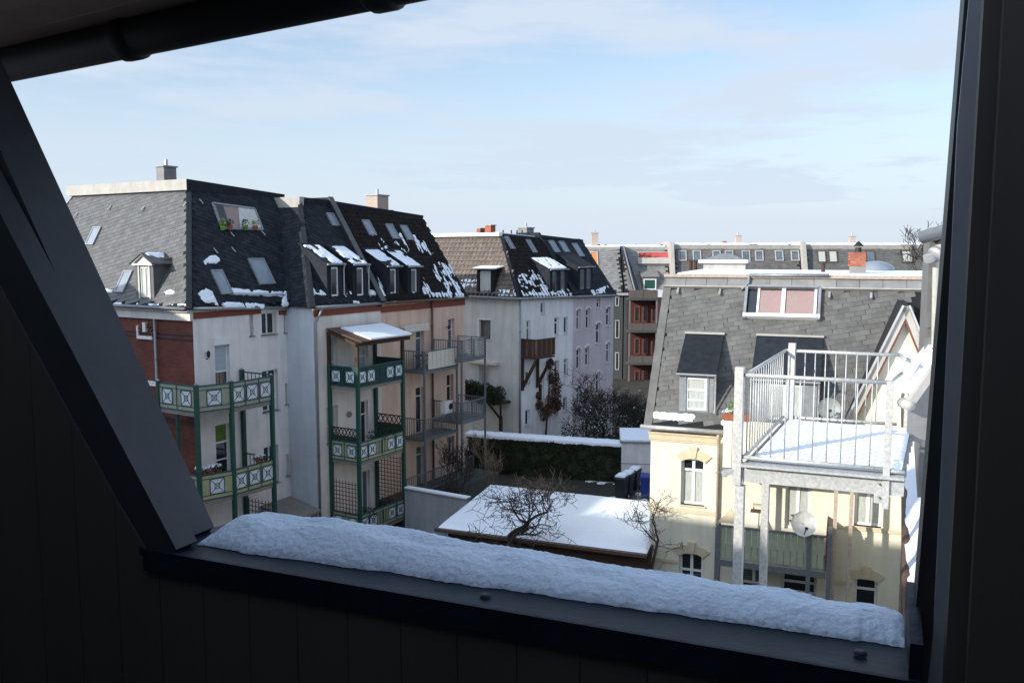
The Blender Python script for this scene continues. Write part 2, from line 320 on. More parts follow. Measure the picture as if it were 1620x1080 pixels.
def snow_on(P, poly, parent, thr=.0, cell=.09, thick=.06, sx=1.6, sy=1.6, seed=0, name='snow', edge=.15, label=None):
    """patchy heap of snow lying on plane P inside poly"""
    A_ = [p[0] for p in poly]; B_ = [p[1] for p in poly]; a0, a1, b0, b1 = min(A_), max(A_), min(B_), max(B_)
    na, nb = max(2, int((a1 - a0) / cell) + 1), max(2, int((b1 - b0) / cell) + 1); H = {}
    def dist(x, y):
        dmin = 9
        for k in range(len(poly)):
            x1, y1 = poly[k]; x2, y2 = poly[(k + 1) % len(poly)]; dx, dy = x2 - x1, y2 - y1; L2 = dx * dx + dy * dy + 1e-9
            t_ = max(0, min(1, ((x - x1) * dx + (y - y1) * dy) / L2)); dmin = min(dmin, math.hypot(x - x1 - t_ * dx, y - y1 - t_ * dy))
        return dmin
    for i in range(na + 1):
        for j in range(nb + 1):
            x = a0 + (a1 - a0) * i / na; y = b0 + (b1 - b0) * j / nb
            if not inside((x, y), poly): continue
            v = noise.noise(V((x * sx, y * sy, seed * 7.3))) + .5 * noise.noise(V((x * sx * 2.7, y * sy * 2.7, seed * 3.1 + 5))) - thr
            e = min(1, dist(x, y) / edge); v = min(v, (e - .25) * .6)
            if v > 0: H[i, j] = min(1, v * 4 + .15) * (thick * .7 * (.7 + .5 * noise.noise(V((x * 5, y * 5, seed)))))
    mb = MB(); idx = {}
    def vid(i, j):
        if (i, j) not in idx:
            idx[i, j] = len(mb.v); x = a0 + (a1 - a0) * i / na; y = b0 + (b1 - b0) * j / nb; h = H.get((i, j), -.01)
            k = .35 * cell if (i, j) not in H else 0
            mb.v.append(P.p(x + rnd.uniform(-k, k), y + rnd.uniform(-k, k), h + (.008 if h > 0 else 0)))
        return idx[i, j]
    for i in range(na):
        for j in range(nb):
            c = sum((q in H) for q in ((i, j), (i + 1, j), (i + 1, j + 1), (i, j + 1)))
            if c >= 2: mb.f.append((vid(i, j), vid(i + 1, j), vid(i + 1, j + 1), vid(i, j + 1)))
    return mb.build(name, 'snow', parent, smooth=True, kind='stuff', label=label) if mb.f else None
def leafcloud(mb, c, r, n, size, seed=0):
    c = V(c)
    for k in range(n):
        while True:
            q = V((rnd.uniform(-1, 1), rnd.uniform(-1, 1), rnd.uniform(-1, 1)))
            if q.length < 1: break
        q = V((q.x * r[0], q.y * r[1], q.z * r[2])); x = V((rnd.gauss(0, 1), rnd.gauss(0, 1), rnd.gauss(0, 1))).normalized() * size * rnd.uniform(.5, 1.2)
        y = x.cross(V((rnd.gauss(0, 1), rnd.gauss(0, 1), rnd.gauss(0, 1)))).normalized() * size * rnd.uniform(.4, .9)
        p = c + q; mb.add([p - x, p + y * .6, p + x, p - y], [(0, 1, 2, 3)])
    return mb
def skylight(P, px, py, w_, h_, parent, pane='skyglass'):
    a, b = P.hit(px, py); t = MB(); f = .07
    for q in ((a - w_ / 2, a - w_ / 2 + f, b - h_ / 2, b + h_ / 2), (a + w_ / 2 - f, a + w_ / 2, b - h_ / 2, b + h_ / 2), (a - w_ / 2 + f, a + w_ / 2 - f, b - h_ / 2, b - h_ / 2 + f), (a - w_ / 2 + f, a + w_ / 2 - f, b + h_ / 2 - f, b + h_ / 2)):
        t.pbox(P, *q, 0, .09)
    o = t.build('skylight', 'lead', parent); MB().pbox(P, a - w_ / 2 + f, a + w_ / 2 - f, b - h_ / 2 + f, b + h_ / 2 - f, .0, .07).build('pane', pane, o); return o
def dormer(SL, px, py, w_, h_, parent, out, tanroof=.25, body='slate', frame='pvc', pane='glass', roofm='slate', over=.12, snow=False, ww=None, mull=0, gable=False, trans=(), pipe=False, seed=1):
    """window house on slope SL: front foot at pixel (px,py); out = horizontal outward direction"""
    a, b = SL.hit(px, py); p0 = SL.p(a, b); u = SL.u; F = Plane(p0, u, UP); inn = -V(out).normalized()
    ta = SL.v.z / math.hypot(SL.v.x, SL.v.y); run = h_ / (ta - tanroof); zt = h_ + run * tanroof; ww = ww or w_ * .6; fh = h_ * .9
    g = lambda q, z, r: p0 + u * q + UP * z + inn * r
    hw = w_ / 2
    body_o = MB().add([g(-hw, -.1, 0), g(hw, -.1, 0), g(hw, h_, 0), g(-hw, h_, 0), g(-hw, zt, run), g(hw, zt, run), g(-hw, -.1, .35), g(hw, -.1, .35)],
             [(0, 3, 4, 6), (1, 7, 5, 2)]).build('dormer', body, parent)
    h = (-ww / 2, ww / 2, .08, fh); wall(F, -hw, hw, -.1, lambda q: h_, [h], body, body_o, depth=.08, name='dormer_front')
    win = window(F, h, body_o, pane, frame, depth=.07, mull=mull, sill=False, fw=.07, trans=trans)
    fm = MB(); fm.pbox(F, -ww / 2 - .07, -ww / 2, .02, fh + .06, 0, .03); fm.pbox(F, ww / 2, ww / 2 + .07, .02, fh + .06, 0, .03); fm.build('trim', frame if gable else body, body_o)
    if gable:
        pk = .32 * w_; r2 = (h_ + pk) / ta; rf = MB()
        for sgn in (-1, 1):
            q = [g(sgn * (hw + over), h_ - .06, -over), g(0, h_ + pk, -over), g(0, h_ + pk, r2), g(sgn * (hw + over), h_ - .06, (h_ - .06) / ta)]
            rf.prism(q if sgn < 0 else q[::-1], V((0, 0, .06)))
        rf.build('dormer_roof', roofm, body_o)
        MB().add([g(-hw, h_ - .02, -.01), g(hw, h_ - .02, -.01), g(0, h_ + pk - .02, -.01)], [(0, 1, 2)]).build('pediment', frame, body_o)
        mo = MB(); mo.bar(g(-hw - .08, h_ - .06, -.06), g(hw + .08, h_ - .06, -.06), .1, .09); mo.bar(g(-hw - .1, h_ - .05, -.08), g(0, h_ + pk, -.08), .08, .08); mo.bar(g(hw + .1, h_ - .05, -.08), g(0, h_ + pk, -.08), .08, .08); mo.build('cornice', frame, body_o)
        if snow:
            Q = Plane(g(0, h_ + pk + .065, 0), -inn, (g(hw + over, h_ - .06, 0) - g(0, h_ + pk, 0)))
            Q = Plane(g(0, h_ + pk + .07, r2), inn * -1, g(hw, h_ - .06, 0) - g(0, h_ + pk, 0))
            snow_on(Q, [(0, 0), (r2, 0), (r2, w_ * .7), (r2 * .4, w_ * .7)], body_o, -.2, .08, .08, seed=seed)
    else:
        sl = V(inn * run + UP * (run * tanroof)).normalized(); rl = (inn * run + UP * run * tanroof).length
        RP = Plane(g(-hw - over, h_ + .02, 0) - sl * over, u, sl); MB().pbox(RP, 0, w_ + 2 * over, 0, rl + over, -.03, .04).build('dormer_roof', roofm, body_o)
        if snow: snow_on(Plane(RP.p(0, 0, .04), RP.u, RP.v), [(.02, .03), (w_ + 2 * over - .02, .03), (w_ + 2 * over - .02, rl * .95), (.02, rl * .95)], body_o, -.28, .09, .07, seed=seed)
        gt = MB(); gt.tube([g(-hw - over, h_ - .02, -over - .05), g(hw + over, h_ - .02, -over - .05)], .05, 6); gt.build('gutter', 'lead', body_o)
        if pipe:
            MB().tube([g(hw + .06, h_ - .04, -over - .03), g(hw + .06, h_ - .25, -.06), g(hw + .06, .15, -.06), g(hw + .06, .02, -.18)], .035, 6).build('downpipe', 'zinc', body_o)
    return body_o
def pipe(name, pts, r, m, parent=None, brackets=0, **k):
    o = MB().tube(pts, r, 10).build(name, m, parent, smooth=True, **k)
    if brackets:
        p, q = V(pts[0]), V(pts[-1])
        for i in range(brackets):
            c = p.lerp(q, (i + .7) / (brackets + .4)); d = (q - p).normalized() * .03; MB().tube([c - d, c + d], r * 1.3, 10).build('bracket', m, o)
    return o
G = -13.5
# ================================================================== GROUND
g_ = MB(); N_ = 24
for i in range(N_ + 1):
    for j in range(N_ + 1):
        x = -300 + 600 * i / N_; y = -150 + 700 * j / N_; g_.v.append(V((x, y, G)))
for i in range(N_):
    for j in range(N_): a = i * (N_ + 1) + j; g_.f.append((a, a + N_ + 1, a + N_ + 2, a + 1))
g_.build('ground', 'soil', kind='structure')
exec_sections = True
# ================================================================== LEFT ROW (three joined houses)
ANG = math.radians(31); d = V((math.sin(ANG), math.cos(ANG), 0)); n = V((math.cos(ANG), -math.sin(ANG), 0))
A0 = at_y(304, 488, 35.6); zA = A0.z; A0 = V((A0.x, A0.y, 0))
PA = Plane(A0, d, UP)
tJ = PA.hit(452, 487)[0]; J0 = PA.p(tJ, 0); PJ = Plane(J0, n, UP)      # side wall of the middle house, faces the viewer
PJ.n = -d
sJ = PJ.hit(495, 487)[0]; B0 = J0 + n * sJ; PB = Plane(B0, d, UP)
zA1 = PA.hit(450, 486.5)[1]; zB0 = PB.hit(496, 486)[1]; tS = PB.hit(602, 480)[0]; tE = PB.hit(735, 470)[0]; zE = PB.hit(735, 471)[1]
zg = lambda t_: zB0 + (zE - zB0) * t_ / tE
DEP = 14.0
# ---- house A -------------------------------------------------
hA = thing('apartment_house', (A0.x, A0.y, G), 'red brick and white apartment house nearest on the left, with slate mansard and roof loggia', 'house')
gA = lambda t_: zA + (zA1 - zA) * t_ / tJ - .02
WA = []
def addw(L_, P, bx, **k): h = P.box(*bx); L_.append((h, k)); return h
addw(WA, PA, (395, 496, 401, 531), mull=0, fw=.04, pane='blind')
addw(WA, PA, (414, 494, 437, 529), mull=1, pane='glass', trans=())
addw(WA, PA, (449, 494, 454.5, 526), mull=0, fw=.04, pane='blind')
addw(WA, PA, (340.5, 545, 364, 620), mull=0, panes=[(0, .42, 'glass'), (.44, 1, 'blind')], trans=(.43,), sill=False)
addw(WA, PA, (415, 585, 440, 650), mull=1, trans=(.3,))
addw(WA, PA, (451.5, 606, 457, 639), mull=0, fw=.04, pane='blind')
addw(WA, PA, (418, 705, 441, 765), mull=1, trans=(.3,))
addw(WA, PA, (452.5, 718, 458, 752), mull=0, fw=.04, pane='blind')
addw(WA, PA, (342, 670, 365, 765), mull=0, panes=[(0, .68, 'glass'), (.7, 1, 'leafb')], trans=(.69, .4), sill=False)
WA = [((h[0], min(h[1], tJ - .02), h[2], h[3]), k) for h, k in WA]
wall(PA, 0, tJ, G, gA, [h for h, k in WA], 'white', hA, depth=.22)
for h, k in WA: window(PA, h, hA, **k)
h = WA[3][0]; MB().pbox(PA, h[0] - .03, h[1] + .03, h[3], h[3] + .28, -.1, .05).build('shutter_box', 'pvc', hA)
# brick side
PS = Plane(A0 - n * DEP, n, UP)     # a from left to the corner (a=DEP), normal = -d
bm_ = brick_mat('dark_red_brick', n, (.16, .030, .018), (.11, .022, .015), (.10, .06, .05))
nb = PS.box(219, 514, 247, 532)
swins = [PS.box(219, 520, 247, 590)]
wall(PS, 0, DEP, G, lambda t_: zA - .5, [], bm_, hA, name='brick_wall')
t_ = MB(); a_ = PS.hit(232, 540)[0]; zt_ = PS.hit(232, 534)[1]
t_.pbox(PS, a_ - .55, a_ + .45, zt_ - .06, zt_ + .08, 0, .08); t_.pbox(PS, a_ - .55, a_ - .44, zt_ + .08, zt_ + .5, 0, .08); t_.pbox(PS, a_ - .09, a_ + .1, zt_ + .25, zt_ + .65, 0, .12); t_.build('stone_trim', 'dwhite', hA)
ar = MB()
for k in range(9):
    an = math.pi * (.15 + .7 * k / 8); c_ = (a_, zt_ - .05); ar.bar(PS.p(a_ + math.cos(an) * .42, zt_ - .0 + math.sin(an) * .42, .03), PS.p(a_ + math.cos(an) * .62, zt_ + math.sin(an) * .62, .03), .07, .06, up=-d)
ar.build('brick_arch', 'redwood', hA)
sc_ = MB()
for yy in (529, 536, 663, 668): z_ = PS.hit(285, yy)[1]; MB().pbox(PS, 0, DEP, z_ - .03, z_ + .03, 0, .05).build('string_course', 'blackiron', hA)
z_ = PS.hit(240, 606)[1]; MB().pbox(PS, 0, DEP - 1.2, z_ - .1, z_ + .1, 0, .06).build('stone_band', 'dwhite', hA)
cn = MB(); cn.pbox(PS, -.1, DEP + .02, zA - .50, zA - .14, -.2, .14); cn.pbox(PS, -.2, DEP + .05, zA - .14, zA - .02, -.2, .30); cn.build('cornice', 'dcream', hA)
pipe('gutter', [PS.p(-.3, zA, .38), PS.p(DEP + .05, zA, .38)], .075, 'lead', hA)
ax = PS.hit(250, 550)[0]; pipe('downpipe', [PS.p(ax, zA - .5, .12), PS.p(ax, G + .2, .12)], .055, 'lead', hA, 4)
# rear gutter & brick band
MB().pbox(PA, .03, PA.hit(412, 492)[0], gA(1) - .36, gA(1) - .1, 0, .05).build('brick_band', 'redbrickband', hA)
MB().pbox(PA, PA.hit(441, 492)[0], tJ - .01, gA(5) - .30, gA(5) - .1, 0, .05).build('brick_band', 'redbrickband', hA)
pipe('gutter', [PA.p(-.1, zA, .2), PA.p(tJ - .05, zA1, .2)], .07, 'lead', hA)
# roof A
bk, bs_ = 3.0, 2.5
ztA = (395 - 303) / 1400 * 39.5 + .05
def TP(t_, s_, z_): return A0 + d * t_ + n * s_ + V((0, 0, z_))
tA1 = PA.hit(447, 316, -bk)[0]; e0, e1 = TP(-.32, .2, zA), TP(tA1, .2, zA1 + (zA1 - zA) * .3)
top0 = TP(bs_, -bk, ztA); tA1 = PA.hit(447, 316, -bk)[0]
zt1 = PA.hit(447, 316, -bk)[1]
top1 = TP(tA1, -bk, zt1 + .0)
e2 = TP(-.32, -DEP, zA); top2 = TP(bs_, -DEP + 2.6, ztA); top3 = TP(tA1, -DEP + 2.6, zt1); e3 = TP(tA1, -DEP, zA1)
rb = MB().add([e0, e1, e3, e2, top0, top1, top3, top2], [(0, 1, 5, 4), (3, 0, 4, 7), (2, 3, 7, 6), (1, 2, 6, 5), (4, 5, 6, 7), (0, 3, 2, 1)])
roofA = rb.build('roof', 'roofdark', hA)
SR = Plane(e0, d, (top0 - e0) - d * (top0 - e0).dot(d))          # rear slope
SS = Plane(e2, n, (top0 - e0) - n * (top0 - e0).dot(n))   # side slope
def P2(P, pts): return [((q - P.O).dot(P.u), (q - P.O).dot(P.v)) for q in pts]
lg = [(335, 322), (402, 331), (415, 364), (350, 362)]
polyR = P2(SR, [e0, e1, top1, top0]); lo = pxpoly(SR, lg)
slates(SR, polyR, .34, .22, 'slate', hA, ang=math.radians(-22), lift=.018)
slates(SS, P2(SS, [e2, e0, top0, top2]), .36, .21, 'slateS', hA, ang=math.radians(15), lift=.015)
# parapet at the top
pa = MB(); pa.hexa([TP(bs_ - .22, -DEP + 2.4, ztA - .05), TP(bs_ - .22, -bk + .12, ztA - .05), TP(bs_ + .1, -bk + .0, ztA - .05), TP(bs_ + .1, -DEP + 2.4, ztA - .05), TP(bs_ - .22, -DEP + 2.4, ztA + .42), TP(bs_ - .22, -bk + .12, ztA + .42), TP(bs_ + .1, -bk, ztA + .42), TP(bs_ + .1, -DEP + 2.4, ztA + .42)])
pa.build('parapet', 'paleband', hA)
for k in range(0): pass
pb = MB(); pb.hexa([TP(bs_ - .2, -bk + .1, ztA - .1), TP(tA1, -bk + .1, zt1 - .1), TP(tA1, -bk - .1, zt1 - .1), TP(bs_ - .2, -bk - .1, ztA - .1), TP(bs_ - .2, -bk + .16, ztA + .42), TP(tA1, -bk + .16, zt1 + .25), TP(tA1, -bk - .1, zt1 + .25), TP(bs_ - .2, -bk - .1, ztA + .42)])
pb.build('parapet', 'slate', hA)
# loggia box set proud of the slope: frame, light room, parapet
LR = MB(); q = [SR.p(a, b, .03) for a, b in lo]
LR.add(q, [(3, 2, 1, 0)]); lgo = LR.build('loggia', 'pinkcurtain', hA)
LF = MB()
for i in range(4): LF.bar(q[i], q[(i + 1) % 4], .09, .09, up=SR.n)
LF.build('loggia_frame', 'lead', lgo)
# inner detail: dark door and glazing
i0, i1 = lo[0], lo[1]
dd = MB(); aa = pxpoly(SR, [(340, 324), (352, 326), (362, 358), (352, 358)]); dd.add([SR.p(a, b, .05) for a, b in aa], [(3, 2, 1, 0)]); dd.build('loggia_door', 'glass', lgo)
dd = MB(); aa = pxpoly(SR, [(376, 329), (402, 332), (413, 361), (379, 361)]); dd.add([SR.p(a, b, .045) for a, b in aa], [(3, 2, 1, 0)]); dd.build('inner_wall', 'dcream', lgo)
for k, (px, m_) in enumerate(((352, 'leafb'), (364, 'leaf'), (388, 'leaf'), (404, 'leafb'))):
    a, b = SR.hit(px, 357, .2); c = SR.p(a, b, .2)
    pt = thing('potted_plant', c - V((0, 0, .2)), ['lime green plant at the left end of the roof loggia sill', 'dark leafy plant second from left on the roof loggia sill', 'tall dark plant second from right on the roof loggia sill', 'bright green plant at the right end of the roof loggia sill'][k], 'plant', 'plants on the roof loggia sill')
    MB().tube([c - V((0, 0, .2)), c], [.09, .12], 8).build('pot', 'terracotta' if k % 2 else 'leafb', pt)
    leafcloud(MB(), c + V((0, 0, .14)), (.17, .17, .2), 70, .05).build('foliage', m_, pt)
skylight(SR, 350, 447, .62, 1.2, hA); skylight(SR, 413, 430, .95, 1.35, hA)
skylight(SS, 149, 374, .6, .95, hA); skylight(SS, 197, 446, .6, 1.05, hA)
# house A dormer on the side slope
dormer(SS, 230, 473, 1.15, 1.5, hA, -d, body='slateS', frame='dcream', roofm='slateS', gable=True, snow=True, mull=1, ww=.62, over=.18, pane='curtain', seed=4)
# vertical chimney flue strip + snow
vs = MB(); a0_, b0_ = SR.hit(447, 330); a1_, b1_ = SR.hit(456, 478)
vs.hexa([SR.p(a1_ - .12, b1_, 0), SR.p(a1_ + .12, b1_, 0), SR.p(a0_ + .12, b0_, 0), SR.p(a0_ - .12, b0_, 0), SR.p(a1_ - .12, b1_, .25), SR.p(a1_ + .12, b1_, .25), SR.p(a0_ + .12, b0_, .25), SR.p(a0_ - .12, b0_, .25)])
vs.build('flue', 'slate', hA)
snow_on(SR, pxpoly(SR, [(310, 463), (325, 455), (336, 460), (348, 486), (336, 484), (322, 480)]), hA, -.25, .07, .12, seed=1, name='snow_patch')
snow_on(SR, pxpoly(SR, [(364, 454), (380, 456), (448, 461), (449, 470), (370, 468)]), hA, -.35, .07, .14, seed=2, name='snow_patch')
snow_on(SR, pxpoly(SR, [(345, 480), (360, 476), (420, 480), (420, 487), (345, 487)]), hA, -.2, .06, .08, seed=3, name='snow_patch')
snow_on(SR, pxpoly(SR, [(450, 454), (456, 462), (460, 484), (444, 484)]), hA, -.5, .06, .12, seed=5, name='snow_patch', edge=.05)
snow_on(SR, pxpoly(SR, [(320, 412), (330, 404), (340, 402), (352, 412), (345, 418), (322, 420)]), hA, -.2, .06, .12, seed=6, name='snow_patch')
snow_on(SS, pxpoly(SS, [(164, 455), (185, 458), (184, 464), (166, 464)]), hA, -.3, .06, .1, seed=7, name='snow_patch')
snow_on(SS, pxpoly(SS, [(258, 462), (270, 456), (284, 462), (286, 468), (262, 466)]), hA, -.35, .05, .1, seed=8, name='snow_patch')
snow_on(SS, pxpoly(SS, [(170, 477), (300, 480), (301, 484), (172, 482)]), hA, -.2, .06, .08, seed=9, name='snow_patch')
sg = MB()
for (x0, x1, y_) in ((362, 450, 468), ):
    p, q_ = SR.p(*SR.hit(x0, y_), .22), SR.p(*SR.hit(x1, y_), .22); sg.tube([p, q_], .015, 5); sg.tube([p - SR.n * .12, q_ - SR.n * .12], .015, 5)
sg.build('snow_guard', 'lead', hA)
hooks = MB()
for (P_, pts) in ((SS, ((175, 330), (228, 331), (295, 324), (122, 341))), (SR, ((317, 320), (366, 372), (415, 370), (340, 398), (368, 396)))):
    for (x, y) in pts: a, b = P_.hit(x, y); hooks.bar(P_.p(a, b + .15, .03), P_.p(a, b - .15, .12), .05, .03)
hooks.build('roof_hook', 'zinc', hA, kind='stuff')
# chimney of house A
def chimney(name, base, dirv, w_, dep, h_, m_, parent, cap='lead', flare=0, pots=1):
    P = Plane(base, dirv, UP); o = MB().pbox(P, -w_ / 2, w_ / 2, -.5, h_, -dep, 0)
    o = o.build(name, m_, parent)
    MB().pbox(P, -w_ / 2 - .06, w_ / 2 + .06, h_, h_ + .07, -dep - .06, .06).build('chimney_cap', cap, o)
    for k in range(pots):
        c = P.p((k - (pots - 1) / 2) * .35, h_ + .08, -dep / 2); MB().tube([c, c + V((0, 0, .3))], .09, 8).build('chimney_pot', 'zinc', o)
    return o
cb_ = TP(bs_ + 2.4, 0, 0); ca = Plane(TP(bs_ + 1.4, 0, 0), n, UP); ca.n = -d
aC = ca.hit(254, 290)[0]; zC = ca.hit(254, 264)[1]
chimney('chimney', ca.p(aC, ztA + .1), n, .55, .7, zC - ztA - .1, 'slateA', roofA)
aP, zP = ca.hit(206, 296)[0], ca.hit(206, 295)[1]; MB().tube([ca.p(aP, ztA), ca.p(aP, zP)], .06, 8).build('vent_pipe', 'lead', roofA)
# ---- house B and C -------------------------------------------
hB = thing('apartment_house', (B0.x, B0.y, G), 'white rear facade house in the middle of the left row, behind the green balconies', 'house')
hC = thing('apartment_house', (*(B0 + d * tS).xy, G), 'pink apartment house at the far end of the left row with steel balconies', 'house')
WJ = []
wall(PJ, 0, sJ, G, lambda t_: zB0 - .02, [], 'bluegrey', hB)
WB = []
addw(WB, PB, (518, 531, 534, 616), mull=0, pane='curtain', trans=(.5,), sill=False)
addw(WB, PB, (565, 536, 583, 606), mull=0, pane='curtain', trans=(.6,), sill=False)
addw(WB, PB, (517, 642, 535, 700), mull=0, panes=[(0, 1, 'curtain')], trans=(.45,), frame='pvc')
addw(WB, PB, (566, 634, 583, 722), mull=1, trans=(.75,), sill=False)
addw(WB, PB, (568, 745, 586, 832), mull=1, sill=False)
wall(PB, 0, tS, G, lambda t_: zg(t_) - .02, [h for h, k in WB], 'offwhite', hB)
for h, k in WB: window(PB, h, hB, **k)
WC = []
for bx, k in (((634.5, 522, 640.5, 600), dict(mull=0, pane='glass', sill=False)), ((658, 521, 671, 586), dict(mull=0, trans=(.78,), pane='glasslit', sill=False)), ((709, 504, 719.5, 566), dict(mull=0, trans=(.72,), pane='glass', sill=False)),
              ((634.5, 618, 641, 694), dict(mull=0, sill=False)), ((658, 612, 671, 686), dict(mull=0, trans=(.8,), sill=False)), ((707, 592, 717.5, 668), dict(mull=0, trans=(.75,), sill=False)),
              ((635, 712, 641, 800), dict(mull=0, sill=False)), ((659, 706, 672, 772), dict(mull=0, trans=(.8,), sill=False)), ((709, 690, 719, 718), dict(mull=0, sill=True, silm='galvdark'))):
    addw(WC, PB, bx, **k)
WC = [((max(h[0], tS + .1), h[1], h[2], h[3]), k) for h, k in WC]
wall(PB, tS, tE, G, lambda t_: zg(t_) - .02, [h for h, k in WC], 'pink', hC, depth=.25)
for h, k in WC: window(PB, h, hC, depth=.23, **k)
PE = Plane(PB.p(tE, 0), -n, UP); wall(PE, 0, DEP, G, lambda t_: zE - .02, [], 'pink', hC)
MB().pbox(PB, .02, tS - .01, zg(2) - .40, zg(2) - .12, 0, .05).build('brick_band', 'redbrickband', hB)
MB().pbox(PB, tS + .01, tE - .02, zg(9) - .42, zg(9) - .12, 0, .05).build('brick_band', 'redbrickband', hC)
pipe('gutter', [PB.p(-.1, zB0, .2), PB.p(tS, zg(tS), .2)], .07, 'lead', hB); pipe('gutter', [PB.p(tS + .01, zg(tS), .2), PB.p(tE, zE, .2)], .07, 'copper', hC)
axp = PB.hit(497, 600)[0]
pipe('downpipe', [PB.p(.30, zB0 - .05, .2), PB.p(.30, zB0 - .2, .2), PB.p(.07, zB0 - .7, .09), PB.p(.07, G + .2, .09)], .055, 'lead', hB, 0)
ac = PB.hit(682, 600)[0]; pipe('downpipe', [PB.p(ac, zg(ac), .12), PB.p(ac, G + .2, .1)], .06, 'copper', hC, 5)
bkC = 3.05
def TB(t_, s_, z_): return B0 + d * t_ + n * s_ + V((0, 0, z_))
zt = lambda px, py: PB.hit(px, py, -bkC)[1]
tF = PB.hit(545, 319, -bkC)[0]    # party wall between B and C along the top
zb0, zb1 = zt(475, 318), zt(548, 325); zc0, zc1 = zt(556, 326), zt(664, 346)
def roofbox(h, t0, t1, z0, z1, g0, g1, dep, m='roofdark', hip=0, hl=0):
    v = [TB(t0, .2, g0), TB(t1, .2, g1), TB(t1, -dep, g1), TB(t0, -dep, g0), TB(t0 + hl, -bkC, z0), TB(t1 - hip, -bkC, z1), TB(t1 - hip, -dep + 2.5, z1), TB(t0 + hl, -dep + 2.5, z0)]
    o = MB().add(v, [(0, 1, 5, 4), (3, 0, 4, 7), (2, 3, 7, 6), (1, 2, 6, 5), (4, 5, 6, 7), (0, 3, 2, 1)]).build('roof', m, h)
    return o, Plane(v[0], d, (v[4] - v[0]) - d * (v[4] - v[0]).dot(d)), v
tFm = PB.hit(600, 480)[0]
tHp = PB.hit(474, 318, -bkC)[0]; rB, SB, vB = roofbox(hB, -.2, tS - .05, zb0, zb1, zB0, zg(tS), DEP + sJ, hl=tHp + .2)
rC, SC, vC = roofbox(hC, tS, tE, zc0, zc1, zg(tS), zE, DEP + sJ)
slates(SB, P2(SB, [vB[0], vB[1], vB[5], vB[4]]), .30, .2, 'slate', hB, ang=math.radians(-30), lift=.02)
slates(SC, P2(SC, [vC[0], vC[1], vC[5], vC[4]]), .30, .26, 'tile', hC, ang=0, lift=.03)
for h_, z0, z1, t0, t1 in ((hB, zb0, zb1, tHp, tS - .02), (hC, zc0, zc1, tS + .02, tE + .1)):
    MB().hexa([TB(t0, -bkC + .12, z0 - .1), TB(t1, -bkC + .12, z1 - .1), TB(t1, -bkC - .3, z1 - .1), TB(t0, -bkC - .3, z0 - .1), TB(t0, -bkC + .2, z0 + .18), TB(t1, -bkC + .2, z1 + .18), TB(t1, -bkC - .3, z1 + .18), TB(t0, -bkC - .3, z0 + .18)]).build('parapet', 'slate', h_)
PBS = Plane(vB[3], n, (vB[7] - vB[3]) - n * (vB[7] - vB[3]).dot(n)); slates(PBS, P2(PBS, [vB[3], vB[0], vB[4], vB[7]]), .3, .2, 'slate', hB, ang=.2, lift=.015)
MB().hexa([TB(tHp - .2, -bkC - 5, zb0 - .3), TB(tHp - .2, -bkC + .15, zb0 - .3), TB(tHp + .1, -bkC + .15, zb0 - .3), TB(tHp + .1, -bkC - 5, zb0 - .3), TB(tHp - .2, -bkC - 5, zb0 + .19), TB(tHp - .2, -bkC + .2, zb0 + .19), TB(tHp + .1, -bkC + .2, zb0 + .19), TB(tHp + .1, -bkC - 5, zb0 + .19)]).build('end_parapet', 'paleband', hB)
# firewall between B and C
pf = [TB(tS - .02, .35, zg(tS) + .1), TB(tS - .02, -bkC + .1, zc0 + .35), TB(tS - .02, -bkC - 3, zc0 + .35), TB(tS - .02, -bkC - 3, zc0 - .6), TB(tS - .02, -.1, zg(tS) - .3)]
MB().prism(pf, d * -.3).build('party_wall', 'slate', hB)
MB().bar(TB(tS - .17, .35, zg(tS) + .13), TB(tS - .17, -bkC + .1, zc0 + .38), .34, .04).build('party_wall_coping', 'slateS', hB)
for (px, py) in ((526, 348),): skylight(SB, px, py, .55, .75, hB)
for (px, py) in ((583, 361), (620, 367), (643, 369)): skylight(SC, px, py, .6, .95, hC)
dormer(SB, 530, 471, 1.0, 1.55, hB, n, .55, snow=True, ww=.5, pipe=True, seed=11, over=.1)
dormer(SB, 570, 470, 1.0, 1.55, hB, n, .55, snow=True, ww=.5, pipe=True, seed=12, over=.1)
dormer(SC, 622, 467, 1.0, 1.45, hC, n, .55, snow=True, ww=.5, pipe=False, seed=13, over=.1)
dormer(SC, 655, 466, 1.0, 1.45, hC, n, .55, snow=True, ww=.5, pipe=False, seed=14, over=.1)
for i, pts in enumerate([[(492, 452), (508, 458), (520, 466), (518, 469), (492, 466)], [(546, 460), (556, 458), (562, 467), (546, 467)], [(583, 458), (596, 458), (600, 468), (584, 468)], [(553, 477), (568, 475), (570, 480), (553, 480)]]):
    snow_on(SB, pxpoly(SB, pts), hB, -.3, .06, .1, seed=20 + i, name='snow_patch')
for i, (pts, th) in enumerate([([(594, 434), (600, 438), (614, 474), (606, 476)], -.3), ([(666, 437), (672, 440), (684, 466), (668, 466)], -.1), ([(681, 420), (692, 414), (712, 418), (733, 468), (700, 468), (690, 440)], .0),
                 ([(572, 376), (590, 362), (612, 388), (620, 395), (610, 398), (590, 394)], .16), ([(622, 384), (632, 366), (648, 396), (644, 402), (630, 392)], .0), ([(650, 372), (662, 370), (688, 402), (680, 404), (664, 400)], -.02),
                 ([(676, 462), (732, 463), (735, 470), (678, 470)], -.3)]):
    snow_on(SC, pxpoly(SC, pts), hC, th, .06, .09, sx=2.6, sy=1.5, seed=30 + i, name='snow_patch', edge=.08)
snow_on(Plane(PB.p(0, zg(0), .2), d, n), [(0, -.05), (6, -.05), (6, .05), (0, .05)], hB, .0, .05, .05, seed=44, edge=.02)
zq = zt(604, 335); PCh = Plane(TB(0, -bkC - .9, 0), d, UP); aq = PCh.hit(606, 330)[0]; zh = PCh.hit(606, 310)[1]
